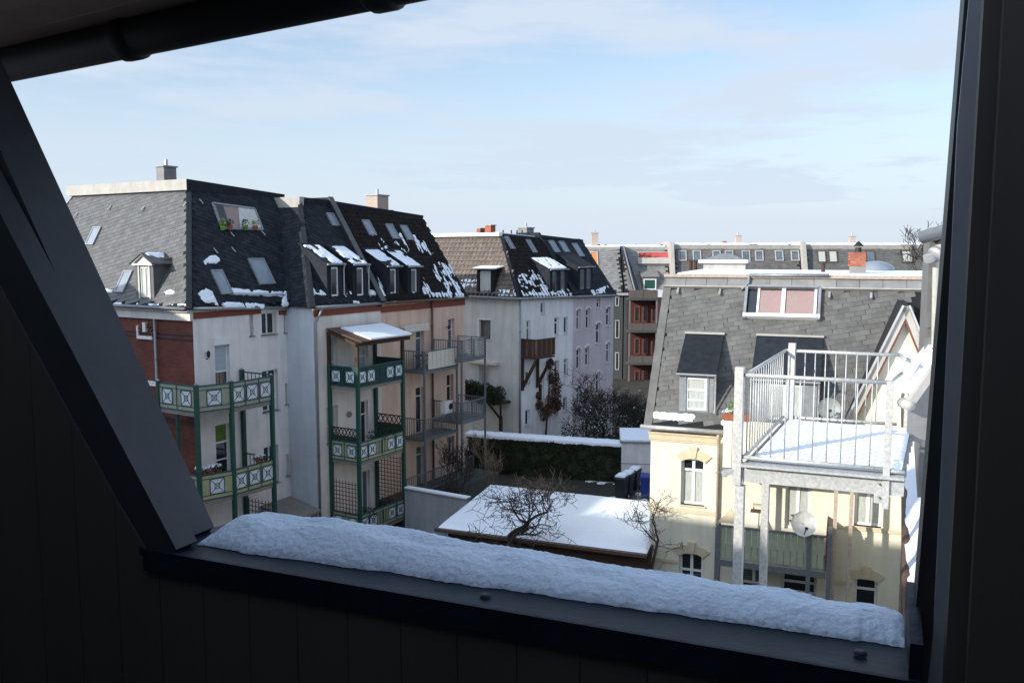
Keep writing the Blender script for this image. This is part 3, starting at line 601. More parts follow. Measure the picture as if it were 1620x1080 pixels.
chimney('chimney', PCh.p(aq, PCh.hit(606, 338)[1]), d, .95, .8, zh - PCh.hit(606, 338)[1], 'palebrick', rC)
aw_ = thing('wall_lantern', PA.p(*PA.hit(326, 565), 0), 'small black wall lantern beside the shuttered balcony door', 'lamp')
c = PA.p(*PA.hit(326, 560), .15); MB().tube([c - V((0, 0, .14)), c + V((0, 0, .06)), c + V((0, 0, .16))], [.05, .09, .02], 6).build('lantern_body', 'blackiron', aw_); MB().tube([c - V((0, 0, .18)) - n * .02, c - V((0, 0, .2)) - n * .15], .02, 5).build('lantern_arm', 'blackiron', aw_)
def ridge(p, q, h, m='roofdark', w_=.22): MB().bar(V(p), V(q), w_, .09).build('ridge_cap', m, h)
ridge(e0, top0, hA, 'slate'); ridge(vC[1], vC[5], hC, 'slate'); ridge(vB[0], vB[4], hB, 'slate')
# ================================================================== GREEN BALCONIES
def motif_rail(p, q, z0, h_, nm, parent, board, gap=None, solid='panelwhite', bands=True):
    """railing panel between p and q: board, rails, nm square motifs"""
    p, q = V((p.x, p.y, 0)), V((q.x, q.y, 0)); Lw = (q - p).length; P = Plane(p, q - p, UP)
    r = MB().pbox(P, 0.02, Lw - .02, z0, z0 + h_, -.02, .02).build('railing', board, parent)
    b = MB(); b.pbox(P, 0, Lw, z0 + h_, z0 + h_ + .05, -.04, .04); b.pbox(P, 0.02, Lw - .02, z0 - .04, z0, -.03, .03)
    b.pbox(P, 0.03, Lw - .03, z0 + h_ * .84, z0 + h_ * .84 + .03, .021, .035); b.pbox(P, 0.03, Lw - .03, z0 + h_ * .14, z0 + h_ * .14 + .03, .021, .035); b.build('rail_bars', 'motif', r, kind='stuff')
    fr = gap or [(i + .5) / nm for i in range(nm)]; sz = h_ * .62
    for f in fr:
        a = Lw * f; b0_ = z0 + h_ * .19; s2 = min(sz, Lw / max(nm, 1) * .8) / 2
        w_ = MB().pbox(P, a - s2, a + s2, b0_, b0_ + sz, .021, .032).build('white_panel', solid, r)
        mm = MB(); cc = b0_ + sz / 2; k = .34
        O_ = [(-s2, -sz / 2), (s2, -sz / 2), (s2, sz / 2), (-s2, sz / 2)]; I_ = [(x * k, y * k) for x, y in O_]
        pt = lambda w__: P.p(a + w__[0], cc + w__[1], .037)
        for i in range(4):
            mm.bar(pt(O_[i]), pt(O_[(i + 1) % 4]), .03, .014, up=P.n); mm.bar(pt(I_[i]), pt(I_[(i + 1) % 4]), .022, .014, up=P.n); mm.bar(pt(O_[i]), pt(I_[i]), .022, .012, up=P.n)
        mm.bar(pt(I_[0]), pt(I_[2]), .02, .012, up=P.n); mm.bar(pt(I_[1]), pt(I_[3]), .02, .012, up=P.n); mm.build('star_motif', 'motif', w_, kind='stuff')
    ed = MB()
    for i in range(len(fr) - 1):
        a = Lw * (fr[i] + fr[i + 1]) / 2; ed.pbox(P, a - .015, a + .015, z0, z0 + h_, .036, .05)
    ed.build('mullions', 'motif', r, kind='stuff')
    return r
def post(p, z0, z1, parent, r=.075, m_='green', capm='lead'):
    o = MB().bar(V((p.x, p.y, z0)), V((p.x, p.y, z1)), r * 2).build('post', m_, parent)
    MB().tube([V((p.x, p.y, z1)), V((p.x, p.y, z1 + .06))], [r * .9, r * .4], 8).build('post_cap', capm, o); return o
# balcony tower A
def LA(t_, s_): return A0 + d * t_ + n * s_
a432 = LA(2.87 * 1.0, 1.85); a368 = LA(.44, 1.85)
def on_s(px, s_):       # point at offset s_ of the facade A on the pixel column px
    t_ = Plane(A0 + n * s_, d, UP).hit(px, 640)[0]; return LA(t_, s_)
a432 = on_s(430, 1.85); a368 = on_s(366, 1.85); tt = (a368 - A0).dot(d)
PT = Plane(LA(tt - 1.35, 0), n, UP); PT.n = -d
sx = PT.hit(311, 640)[0]; a311 = LA(tt - 1.35, sx); sx2 = PT.hit(252, 640)[0]; a252 = LA(tt - 1.35, sx2); awl = LA((a432 - A0).dot(d), .0)
bAt = thing('balcony_tower', LA(.5, .9) + V((0, 0, G)), 'two storey green post balcony wrapping the brick and white house corner, pale green star panels', 'balcony')
FA = [(369, 643.5, 'palegreen'), (371, 781, 'yellowgreen')]
zs_ = []
for px, py, bd in FA:
    z0 = Plane(A0 + n * 1.85, d, UP).hit(px, py)[1]; zs_.append(z0)
    ring = [a252, a311, a368, a432, awl, LA(0, 0), LA(0, sx2)]
    MB().prism([V((p.x, p.y, z0 - .22)) for p in ring], V((0, 0, .16))).build('slab', 'concrete', bAt)
    motif_rail(a252, a311, z0, .95, 2, bAt, bd); motif_rail(a311, a368, z0, .95, 1, bAt, bd); motif_rail(a368, a432, z0, .95, 3, bAt, bd)
    r_ = MB(); r_.bar(V((a432.x, a432.y, z0 + 1.05)), V((awl.x, awl.y, z0 + 1.05)), .05); r_.bar(V((a432.x, a432.y, z0 + .2)), V((awl.x, awl.y, z0 + .2)), .04)
    for k in range(1, 8): p = a432.lerp(awl, k / 8); r_.bar(V((p.x, p.y, z0 + .2)), V((p.x, p.y, z0 + 1.05)), .02)
    r_.build('end_railing', 'green', bAt)
ztop = zs_[0] + 1.05
for p in (a252, a311, a368, a432): post(p, G, ztop, bAt)
post(LA((a432 - A0).dot(d), .12), G, ztop + .1, bAt); post(LA(tt - 1.2, .1), G, zs_[0] - .2, bAt, .06)
# planters and snow in the lower balcony of tower A
for k in range(4):
    p = a311.lerp(a368, .1 + .25 * k) - n * .25 + d * .1 if k < 3 else a432.lerp(a368, .25) - n * .25
    c = V((p.x, p.y, zs_[1] + .85)); pt = thing('window_box', c, ['flower box with dry plants on the lower left balcony, left end', 'snow dusted flower box in the middle of the lower left balcony', 'flower box beside the green corner post of the lower left balcony', 'flower box with snow at the right end of the lower left balcony'][k], 'planter', 'flower boxes on the lower left balcony')
    MB().tube([c, c + V((0, 0, .18))], [.14, .18], 6).build('box', 'terracotta', pt); leafcloud(MB(), c + V((0, 0, .26)), (.3, .3, .12), 110, .05).build('plants', 'vine' if k % 2 else 'leaf', pt)
    leafcloud(MB(), c + V((0, 0, .38)), (.24, .24, .04), 40, .05).build('snow', 'snow', pt)
# lattice fence low by tower A
def lattice(P, a0, a1, b0, b1, step, m_, parent, name='lattice', wd=.025, top=True):
    mb = MB(); k = a0
    while k <= a1 + .001: mb.pbox(P, k - wd / 2, k + wd / 2, b0, b1, -.01, .01); k += step
    k = b0
    while k <= b1 + .001: mb.pbox(P, a0, a1, k - wd / 2, k + wd / 2, .011, .025); k += step
    return mb.build(name, m_, parent)
Pl = Plane(LA((a432 - A0).dot(d), 0), n, UP); Pl.n = -d
lattice(Pl, .1, 1.8, Pl.hit(410, 830)[1], Pl.hit(410, 790)[1], .2, 'redwood', bAt)
# balcony tower B
b0t = PB.hit(519, 600)[0]
Q0 = Plane(PB.p(b0t, 0), n, UP); Q0.n = -d
sB = Q0.hit(566, 617)[0]; PF = Plane(B0 + n * sB, d, UP); tB1 = PF.hit(637, 603)[0]
bl, bf, bR, bw = PB.p(b0t, 0, .1), PF.p(b0t, 0), PF.p(tB1, 0), PB.p(tB1, 0, .1)
bBt = thing('balcony_tower', PF.p((b0t + tB1) / 2, G, -.9), 'three storey green balcony tower on white house with lean-to snowy canopy on top', 'balcony')
zl = []
for k, (yb, bd) in enumerate(((612, 'greendark'), (731, 'yellowgreen'), (846, 'yellowgreen'))):
    z0 = PF.hit(566, yb)[1]; zl.append(z0)
    MB().prism([V((p.x, p.y, z0 - .2)) for p in (bl, bf, bR, bw)], V((0, 0, .15))).build('slab', 'concrete', bBt)
    motif_rail(bl, bf, z0, .82, 2, bBt, bd); motif_rail(bf, bR, z0, .82, 5, bBt, bd, gap=[.09, .28, .70, .90])
    st = MB(); Pq = Plane(V((bf.x, bf.y, 0)), bR - bf, UP); LL = (bR - bf).length
    for i in range(6): st.pbox(Pq, LL * (.40 + .035 * i), LL * (.40 + .035 * i) + .03, z0 + .12, z0 + .7, .022, .035)
    st.build('slats', 'motif', bBt, kind='stuff')
    # far side railing as crossed timber / trellis
    PR = Plane(bw, bR - bw, UP); LR_ = (bR - bw).length
    if k == 0: pass
    if k == 1 or k == 0:
        r_ = MB()
        for zz in (z0 + 1.55, z0 + 1.12): r_.bar(V((bw.x, bw.y, zz)), V((bR.x, bR.y, zz)), .05)
        for j in range(6):
            p_, q2 = bw.lerp(bR, j / 6), bw.lerp(bR, (j + 1) / 6); r_.bar(V((p_.x, p_.y, z0 + 1.12)), V((q2.x, q2.y, z0 + 1.55)), .035); r_.bar(V((p_.x, p_.y, z0 + 1.55)), V((q2.x, q2.y, z0 + 1.12)), .035)
        if k == 1:
            r_.build('crossed_railing', 'timber', bBt); MB().pbox(PR, 0, LR_, z0 + .0, z0 + 1.1, -.02, .02).build('side_board', 'greendark', bBt)
            r_ = MB()
            for zz in (z0 + 1.45, z0 + 1.08): r_.bar(V((bl.x, bl.y, zz)), V((bf.x, bf.y, zz)), .05)
            for j in range(8):
                p_, q2 = bl.lerp(bf, j / 8), bl.lerp(bf, (j + 1) / 8); r_.bar(V((p_.x, p_.y, z0 + 1.08)), V((q2.x, q2.y, z0 + 1.45)), .03); r_.bar(V((p_.x, p_.y, z0 + 1.45)), V((q2.x, q2.y, z0 + 1.08)), .03)
            r_.build('crossed_railing', 'timber', bBt); PLn = Plane(bl, bf - bl, UP); MB().pbox(PLn, .05, (bf - bl).length - .05, z0 + .84, z0 + 1.07, -.03, -.0).build('side_board', 'greendark', bBt)
        else: MB().pbox(PR, 0, LR_, z0 + .0, z0 + .95, -.02, .02).build('side_board', 'greendark', bBt)
    if k == 2:
        lattice(Plane(bw, bR - bw, UP), .1, LR_ - .1, z0 + .7, z0 + 2.9, .19, 'redwood', bBt, 'trellis'); PLn = Plane(bl, bf - bl, UP)
        lattice(PLn, .08, (bf - bl).length - .08, z0 + .9, z0 + 2.35, .19, 'redwood', bBt, 'trellis', .028)
for p in (bl, bf, bR, bw): post(p, G, zl[0] + .9, bBt)
# timber canopy over the top balcony
cz0, cz1 = PF.hit(566, 545)[1], PB.hit(519, 524)[1]
cp = MB()
for p, z in ((bl, cz1), (bf, cz0 - .05), (bR, cz0 - .1), (PB.p(tB1, 0, .1), cz1)): cp.bar(V((p.x, p.y, zl[0] + .9)), V((p.x, p.y, z)), .13)
cp.bar(V((*PF.p(b0t - .3, 0, .1).xy, cz0)), V((*PF.p(tB1 + .4, 0, .1).xy, cz0)), .14); cp.bar(V((bl.x, bl.y, cz1)), V((bf.x, bf.y, cz0)), .12); cp.bar(V((bw.x, bw.y, cz1)), V((bR.x, bR.y, cz0)), .12); cp.build('canopy_frame', 'timber', bBt)
c4 = [PB.p(b0t - .1, cz1 + .1, .05), PF.p(b0t - .1, cz0 + .12, .35), PF.p(tB1 + .35, cz0 + .12, .35), PB.p(tB1 + .35, cz1 + .1, .05)]
MB().prism(c4, V((0, 0, .05))).build('canopy_roof', 'woodframe', bBt)
c5 = [c4[0].lerp(c4[1], .12) + d * .7, c4[1] + d * .7 - n * .05, c4[2] - d * .05, c4[3].lerp(c4[2], .12)]
MB().prism([p + V((0, 0, .052)) for p in c5], V((0, 0, .07))).build('canopy_snow', 'snow', bBt, kind='stuff')
for k, (f, s_, z) in enumerate(((.25, .3, zl[2] + .7), (.75, .35, zl[2] + .75), (.6, .6, zl[2] + .35), (.5, .3, zl[1] + .85), (.8, .3, zl[1] + .85))):
    p = bf.lerp(bR, f) - n * s_; c = V((p.x, p.y, z)); leafcloud(MB(), c, (.5, .4, .3), 220, .06).build('balcony_shrub', 'leaf', label=['dark shrub on the lowest green balcony behind its left panels', 'dark shrub on the lowest green balcony behind its right panels', 'low sprawling plant on the floor of the lowest green balcony', 'trailing plant behind the middle green balcony front', 'leafy plant at the right end of the middle green balcony'][k], cat='plant', group='plants on the green balcony tower')
for nm, (x, y), s_, lb in (('wall_vent', (596 * 0 + 551, 655), .02, 'round grey vent on the wall inside the middle green balcony'),):
    c = PB.p(*PB.hit(x, y), .06); MB().tube([c, c + n * .05], .14, 10).build(nm, 'concrete', label=lb, cat='vent')
# ================================================================== STEEL BALCONIES ON THE PINK HOUSE
bCt = thing('balcony_tower', PB.p(9, G, .8), 'grey galvanised steel balconies stacked on the pink house', 'balcony')
def bars_rail(p, q, z0, h_, parent, m_='galvdark', step=.14, name='railing', r=.012, top=.025, horiz=False, wd=None):
    mb = MB(); p, q = V((p.x, p.y, 0)), V((q.x, q.y, 0)); Lw = (q - p).length; u = (q - p).normalized()
    mb.bar(p + V((0, 0, z0 + h_)), q + V((0, 0, z0 + h_)), top * 2); mb.bar(p + V((0, 0, z0 + .06)), q + V((0, 0, z0 + .06)), top * 1.6)
    if horiz:
        for k in range(1, 8): z = z0 + .06 + (h_ - .06) * k / 8; mb.bar(p + V((0, 0, z)), q + V((0, 0, z)), r * 2.4)
        for f in (0, .5, 1): x = p.lerp(q, f); mb.bar(x + V((0, 0, z0)), x + V((0, 0, z0 + h_)), .05)
    else:
        k = 1; nn = int(Lw / step)
        for k in range(nn + 1): x = p.lerp(q, k / nn); mb.bar(x + V((0, 0, z0 + .06)), x + V((0, 0, z0 + h_)), r * 2 if k % max(1, nn // 2) else .045)
    return mb.build(name, m_, parent)
s1 = 1.38; PC1 = Plane(B0 + n * s1, d, UP); tc0, tc1 = PC1.hit(672, 590)[0], PC1.hit(723.5, 583)[0]
s2 = 1.9; PC2 = Plane(B0 + n * s2, d, UP); td0, td1 = PC2.hit(731, 574)[0], PC2.hit(768, 568)[0]
for k in range(2):
    zc = PC1.hit(672, (592.5, 700)[k])[1]; zd = PC2.hit(731, (574, 672)[k])[1]
    MB().pbox(PC1, tc0, tc1, zc, zc + .14, -s1 + .03, 0).build('platform', 'galvdark', bCt)
    MB().pbox(PC2, td0, td1, zd, zd + .14, -s2 + .03, 0).build('platform', 'galvdark', bCt)
    x0, x1, x2 = PC1.p(tc0, 0, -s1 + .1), PC1.p(tc0, 0), PC1.p(tc1, 0)
    bars_rail(x0, x1, zc + .14, 1.0, bCt); fr_ = bars_rail(x1, x2, zc + .14, 1.0, bCt)
    if k == 0:
        ww_ = (tc1 - tc0)
        for j in range(7):
            a = tc0 + .25 + (ww_ - .35) * j / 7; MB().pbox(PC1, a, a + (ww_ - .35) / 7 - .03, zc + .22, zc + 1.1, .03, .05).build('board', 'awning', fr_)
    y0, y1, y2 = PC2.p(td0, 0, -s2 + .1), PC2.p(td0, 0), PC2.p(td1, 0)
    bars_rail(y0, y1, zd + .14, 1.0, bCt); bars_rail(y1, y2, zd + .14, 1.0, bCt, horiz=(k == 0)); bars_rail(y2, PC2.p(td1, 0, -s2 + .1), zd + .14, 1.0, bCt, horiz=(k == 0))
zc0_, zd0_ = PC1.hit(672, 592.5)[1], PC2.hit(731, 574)[1]
for P_, a, z in ((PC1, tc0, zc0_), (PC1, tc1, zc0_), (PC2, td0, zd0_), (PC2, td1, zd0_)): p = P_.p(a, 0, -.03); MB().bar(V((p.x, p.y, G)), V((p.x, p.y, z + 1.15)), .09).build('post', 'galvdark', bCt)
bars_rail(PC1.p(tc0 - 1.6, 0, .0), PC1.p(tc1 + 1.5, 0, .0), -12.2, 1.0, bCt, name='ground_railing')
# awning + table on the upper steel balcony
awt = thing('awning', PB.p(*PB.hit(652, 525), 0), 'rolled cream awning box with scalloped edge above the pink house balcony doors', 'awning')
a0_, a1_, b_ = PB.hit(633, 518)[0], PB.hit(672, 518)[0], PB.hit(652, 516)[1]
MB().pbox(PB, a0_, a1_, b_ - .04, b_ + .12, .02, .28).build('awning_box', 'awning', awt)
sc2 = MB(); nsc = 14
for k in range(nsc): x = a0_ + (a1_ - a0_) * k / nsc; wq = (a1_ - a0_) / nsc; sc2.add([PB.p(x, b_ - .04, .3), PB.p(x + wq, b_ - .04, .3), PB.p(x + wq, b_ - .22, .31), PB.p(x + wq / 2, b_ - .28, .31), PB.p(x, b_ - .22, .31)], [(4, 3, 2, 1, 0)])
sc2.build('valance', 'awning', awt)
tb = thing('garden_table', PC1.p(tc0 + .7, zc0_ + .15, -.6), 'dark folding table and chairs at left end of the upper steel balcony', 'table')
c = PC1.p(tc0 + .7, zc0_ + .15, -.6); TPl = Plane(c, d, UP)
MB().pbox(TPl, -.35, .35, .7, .74, -.35, .35).build('tabletop', 'timber', tb)
for sx_ in (-.3, .3): MB().bar(TPl.p(sx_, 0, -.3), TPl.p(-sx_, .7, .3), .04).build('leg', 'timber', tb); MB().bar(TPl.p(sx_, 0, .3), TPl.p(-sx_, .7, -.3), .04).build('leg', 'timber', tb)
ck = thing('outdoor_unit', PB.p(*PB.hit(717, 655), .9), 'white box unit with round black fan on the middle steel balcony', 'appliance')
h = PB.box(711, 637, 723, 652); cc = PC1.p(tc1 - .55, PC1.hit(712, 654)[1], .25 - .4); UPl = Plane(cc, n, UP); UPl.n = -d
UPl = Plane(cc, d, UP); MB().pbox(UPl, -.35, .35, 0, .62, -.3, 0).build('casing', 'pvc', ck); c = UPl.p(.12, .33, .005); MB().tube([c, c + UPl.n * .02], .17, 14).build('fan', 'blackiron', ck)
wl = thing('wall_lamp', PB.p(*PB.hit(705, 518), 0), 'small dark lamp on the pink wall left of the last upper door', 'lamp')
c = PB.p(*PB.hit(705.5, 517), .2); MB().tube([c - V((0, 0, .12)), c + V((0, 0, .1))], [.08, .05], 6).build('shade', 'blackiron', wl); MB().bar(c, c - n * .2, .03).build('arm', 'blackiron', wl)
# ================================================================== HOUSE D (white corner house, centre)
D0 = at_y(822, 472, 56); zD = D0.z; D0 = V((D0.x, D0.y, 0)); AD = math.radians(40)
dd_ = V((math.sin(AD), math.cos(AD), 0)); nd = V((math.cos(AD), -math.sin(AD), 0)); md = -dd_
PD = Plane(D0, dd_, UP)                       # right face
PDL = Plane(D0 - nd * 12, nd, UP)             # left face (normal -dd_)
tDs = PD.hit(907, 469)[0]; tDe = PD.hit(971, 466)[0]; zDe = PD.hit(970, 467)[1]
zdg = lambda t_: zD + (zDe - zD) * t_ / tDe
hD = thing('corner_house', (D0.x, D0.y, G), 'white corner house in the centre with brown tiled roof, timber balcony and climbing vine', 'house')
hD2 = thing('apartment_house', (*PD.p(tDs, 0).xy, G), 'lilac grey house adjoining the white corner house, with narrow arched windows', 'house')
WD = [PD.box(*b) for b in ((855, 478, 862, 496), (877, 502, 884, 530), (892, 501, 898.5, 527), (833, 507, 839.5, 545), (877, 570, 884, 597), (892, 567, 898.5, 592), (831, 587, 839, 608), (852, 595, 861, 635), (831, 648, 838, 673), (877, 628, 883, 657), (891, 628, 897, 650))]
wall(PD, 0, tDs, G, zdg, WD, 'dwhite', hD, depth=.2)
for i, h in enumerate(WD): window(PD, h, hD, 'glass' if i % 3 else 'glasslit', mull=0 if h[1] - h[0] < .9 else 1, depth=.16, trans=(.7,) if i % 2 else (), fw=.08, silm='dwhite')
WD2 = [PD.box(*b) for b in ((944, 472, 949.5, 487), (912, 490, 918, 522), (927, 489, 933, 520), (959, 487, 965, 515), (943, 512, 949.5, 543), (912, 552, 918, 584), (926, 549, 932, 578), (959, 543, 965, 573), (943, 590, 949, 622), (912, 612, 918, 640))]
wall(PD, tDs, tDe, G, zdg, WD2, 'pinkish', hD2, depth=.2)
for h in WD2:
    window(PD, h, hD2, 'glass', mull=0, depth=.16, trans=(.65,), fw=.07, silm='dwhite')
    am, w2 = (h[0] + h[1]) / 2, (h[1] - h[0]) / 2; mb = MB()
    for k in range(6): f0, f1 = math.pi * k / 6, math.pi * (k + 1) / 6; mb.bar(PD.p(am + math.cos(f0) * (w2 + .08), h[3] - .05 + math.sin(f0) * .22, .03), PD.p(am + math.cos(f1) * (w2 + .08), h[3] - .05 + math.sin(f1) * .22, .03), .1, .06, up=PD.n)
    mb.build('arch_trim', 'dwhite', hD2)
WDL = [PDL.box(758.5, 506, 776, 536), PDL.box(758, 578, 774, 616)]
wall(PDL, 0, 12, G, lambda t_: zD, WDL, 'dcream', hD, depth=.25)
window(PDL, WDL[0], hD, 'glass', frame='woodframe', mull=0, silm='dwhite'); window(PDL, WDL[1], hD, 'curtain', mull=1, sill=False)
tm = MB(); h = WDL[0]; tm.pbox(PDL, h[0] - .16, h[0], h[2] - .1, h[3] + .1, 0, .03); tm.pbox(PDL, h[0], h[1] + .1, h[3], h[3] + .1, 0, .03); tm.build('window_surround', 'white', hD)
bkd, bld = 2.9, 1.6; zdt = PD.hit(795, 372, -bkd)[1]
def TD(t_, s_, z_): return D0 + dd_ * t_ + nd * s_ + V((0, 0, z_))
zdt2 = PD.hit(917, 383, -bkd)[1]; zdm = zdt + (zdt2 - zdt) * (tDs / tDe)
vD = [TD(-.3, .2, zD), TD(tDs, .2, zdg(tDs)), TD(tDs, -12, zdg(tDs)), TD(-.3, -12, zD), TD(bld, -bkd, zdt), TD(tDs, -bkd, zdm), TD(tDs, -9.5, zdm), TD(bld, -12, zdt)]
rD = MB().add(vD, [(0, 1, 5, 4), (3, 0, 4, 7), (2, 3, 7, 6), (1, 2, 6, 5), (4, 5, 6, 7), (0, 3, 2, 1)]).build('roof', 'roofdark', hD)
SDR = Plane(vD[0], dd_, (vD[4] - vD[0]) - dd_ * (vD[4] - vD[0]).dot(dd_)); SDL = Plane(vD[3], nd, (vD[7] - vD[3]) - nd * (vD[7] - vD[3]).dot(nd))
slates(SDR, P2(SDR, [vD[0], vD[1], vD[5], vD[4]]), .32, .3, 'tile', hD, lift=.04, name='roof_tile')
slates(SDL, P2(SDL, [vD[3], vD[0], vD[4], vD[7]]), .32, .33, mat('lit_brown_tile', (.13, .105, .09), .7, .2, 3, .2, 30, island=.15), hD, lift=.07, name='roof_tile')  # lit copy of the brown tile, sunlight put into the colour
def rolls(P, poly, step, m, parent, w_=.07, h_=.05):
    mb = MB(); A_ = [p[0] for p in poly]; a = min(A_) + step / 2; B0_, B1_ = min(p[1] for p in poly), max(p[1] for p in poly)
    while a < max(A_):
        ys = [B0_ + (B1_ - B0_) * k / 60 for k in range(61)]; ins = [y for y in ys if inside((a, y), poly)]
        if len(ins) > 3:
            nn_ = max(2, int((ins[-1] - ins[0]) / .33))
            for k in range(nn_): y0 = ins[0] + (ins[-1] - ins[0]) * k / nn_; y1 = y0 + (ins[-1] - ins[0]) / nn_; mb.add([P.p(a - w_, y0, .03), P.p(a, y0, .05 + h_), P.p(a + w_, y0, .03), P.p(a - w_, y1, .02), P.p(a, y1, .02 + h_), P.p(a + w_, y1, .02)], [(0, 1, 4, 3), (1, 2, 5, 4), (0, 2, 1)])
        a += step
    mb.build('tile_rolls', m, parent, kind='stuff')
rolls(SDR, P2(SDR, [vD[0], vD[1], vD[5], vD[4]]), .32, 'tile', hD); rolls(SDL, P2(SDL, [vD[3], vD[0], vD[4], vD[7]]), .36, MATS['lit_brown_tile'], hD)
rolls(SC, P2(SC, [vC[0], vC[1], vC[5], vC[4]]), .30, 'tile', hC, .05, .03)
v2 = [TD(tDs + .02, .2, zdg(tDs)), TD(tDe, .2, zDe), TD(tDe, -11, zDe), TD(tDs + .02, -11, zdg(tDs)), TD(tDs + .02, -bkd, zdm + .1), TD(tDe, -bkd, zdt2), TD(tDe, -8.6, zdt2), TD(tDs + .02, -8.6, zdm + .1)]
rD2 = MB().add(v2, [(0, 1, 5, 4), (3, 0, 4, 7), (2, 3, 7, 6), (1, 2, 6, 5), (4, 5, 6, 7), (0, 3, 2, 1)]).build('roof', 'roofdark', hD2)
SD2 = Plane(v2[0], dd_, (v2[4] - v2[0]) - dd_ * (v2[4] - v2[0]).dot(dd_)); slates(SD2, P2(SD2, [v2[0], v2[1], v2[5], v2[4]]), .3, .25, 'slate', hD2, lift=.02)
MB().bar(TD(bld - .1, -bkd + .1, zdt + .05), TD(bld - .1, -12, zdt + .05), .5, .22).build('ridge_snow', 'snow', hD, kind='stuff')
MB().bar(TD(bld, -bkd, zdt + .0), TD(tDs, -bkd, zdm + .0), .3, .2).build('ridge_cap', 'slate', hD)
MB().bar(TD(bld, -bkd - .5, zdt + .12), TD(tDs, -bkd - .5, zdm + .12), .5, .14).build('ridge_snow', 'snow', hD, kind='stuff')
pf = [TD(tDs, .3, zdg(tDs) + .15), TD(tDs, -bkd, zdm + .45), TD(tDs, -bkd - 2, zdm + .45), TD(tDs, -bkd - 2, zdm - .3), TD(tDs, -.1, zdg(tDs) - .2)]
MB().prism(pf, dd_ * -.25).build('party_wall', 'slate', hD2)
MB().bar(v2[4] + V((0, 0, .08)), v2[5] + V((0, 0, .08)), .3, .2).build('ridge_cap', 'slate', hD2)
pipe('gutter', [TD(-.4, .28, zD), TD(tDs, .28, zdg(tDs))], .08, 'lead', hD); pipe('gutter', [TD(tDs + .02, .28, zdg(tDs)), TD(tDe, .28, zDe)], .08, 'lead', hD2); pipe('gutter', [TD(-.4, .28, zD), TD(-.4, -12, zD)], .08, 'lead', hD)
pipe('downpipe', [TD(-.1, .12, zD), TD(-.1, .12, G + .1)], .07, 'lead', hD, 3)
dormer(SDL, 768, 465, 1.5, 1.65, hD, -dd_, .15, body='tile', frame='pvc', roofm='dwhite', pane='curtain', snow=True, ww=.95, seed=51, over=.2)
for (px, py) in ((877, 462), (890, 461)): dormer(SDR, px, py, 1.0, 1.5, hD, nd, .45, snow=True, ww=.5, seed=52, over=.08, frame='lead')
for (px, py) in ((921, 459), (931, 458)): dormer(SD2, px, py, 1.0, 1.6, hD2, nd, .5, snow=False, ww=.55, seed=53, over=.1, frame='lead')
for (px, py) in ((805, 384), (840, 390)): skylight(SDR, px, py, .5, 1.1, hD)
for (px, py) in ((877, 392), (893, 393), (914, 396)): skylight(SD2, px, py, .65, 1.2, hD2)
for i, (pts, th) in enumerate([([(815, 430), (840, 427), (860, 432), (876, 462), (880, 468), (826, 470)], -.08), ([(858, 412), (870, 408), (878, 424), (868, 424)], -.05), ([(856, 425), (880, 425), (904, 465), (880, 466)], .06), ([(826, 462), (905, 462), (906, 468), (826, 470)], -.1)]):
    snow_on(SDR, pxpoly(SDR, pts), hD, th, .08, .11, sx=1.5, sy=2.2, seed=60 + i, name='snow_patch', edge=.1)
for i, (pts, th) in enumerate([([(700, 442), (757, 440), (752, 466), (715, 466)], -.15), ([(786, 456), (815, 457), (818, 468), (786, 468)], .02)]): snow_on(SDL, pxpoly(SDL, pts), hD, th, .1, .08, seed=70 + i, name='snow_patch', edge=.1)
snow_on(SD2, pxpoly(SD2, [(934, 458), (950, 455), (962, 450), (968, 464), (934, 465)]), hD2, -.15, .1, .08, seed=77, name='snow_patch')
for i, (px, py0, m_) in enumerate(((772, 357, 'brickred'), (757, 362, 'brickred'))):
    Pq = Plane(TD(bld + 3, 0, 0), nd, UP); Pq.n = -dd_; a, z = Pq.hit(px, py0); o = chimney('chimney', Pq.p(a, zdt), nd, .55 if i == 0 else .35, .5, z - zdt, m_, rD, 'palebrick', pots=0)
Pq = Plane(TD(0, -bkd - 1, 0), dd_, UP)
a, z = Pq.hit(839, 361); chimney('chimney', Pq.p(a, zdm), dd_, .8, .8, z - zdm, 'slateA', rD, pots=1)
for px in (796, 809, 818, 826): a, z = Pq.hit(px, 364); MB().tube([Pq.p(a, zdt - .2), Pq.p(a, z)], .05, 6).build('vent_pipe', 'blackiron', rD)
ridge(vD[0], vD[4], hD, 'slate'); ridge(v2[1], v2[5], hD2, 'slate')
# timber balcony on D
tbD = thing('timber_balcony', PD.p(*PD.hit(845, 568), .6), 'dark brown timber balcony on braced brackets on the white corner house', 'balcony')
sbd = 1.3; PDb = Plane(D0 + nd * sbd, dd_, UP); q0, q1 = .05, PDb.hit(878, 550)[0]; zb_ = PDb.hit(850, 566)[1]; zt_ = PDb.hit(850, 537)[1]
q1 = max(q1, 1.5)
MB().pbox(PDb, q0, q1, zb_ - .1, zb_, -sbd, 0).build('platform', 'timber', tbD)
for Pn, L0, L1 in ((PDb, q0, q1), (Plane(D0 + dd_ * q0, nd, UP), .0, sbd)):
    if Pn is not PDb: Pn.n = -dd_
    kk = int((L1 - L0) / .16)
    for k in range(kk): MB().pbox(Pn, L0 + (L1 - L0) * k / kk + .01, L0 + (L1 - L0) * (k + 1) / kk - .015, zb_ + .05, zt_ - .08, .0, .03).build('board', 'timber' if k % 3 else 'redwood', tbD)
    MB().pbox(Pn, L0, L1, zt_ - .08, zt_, -.06, .06).build('handrail', 'timber', tbD)
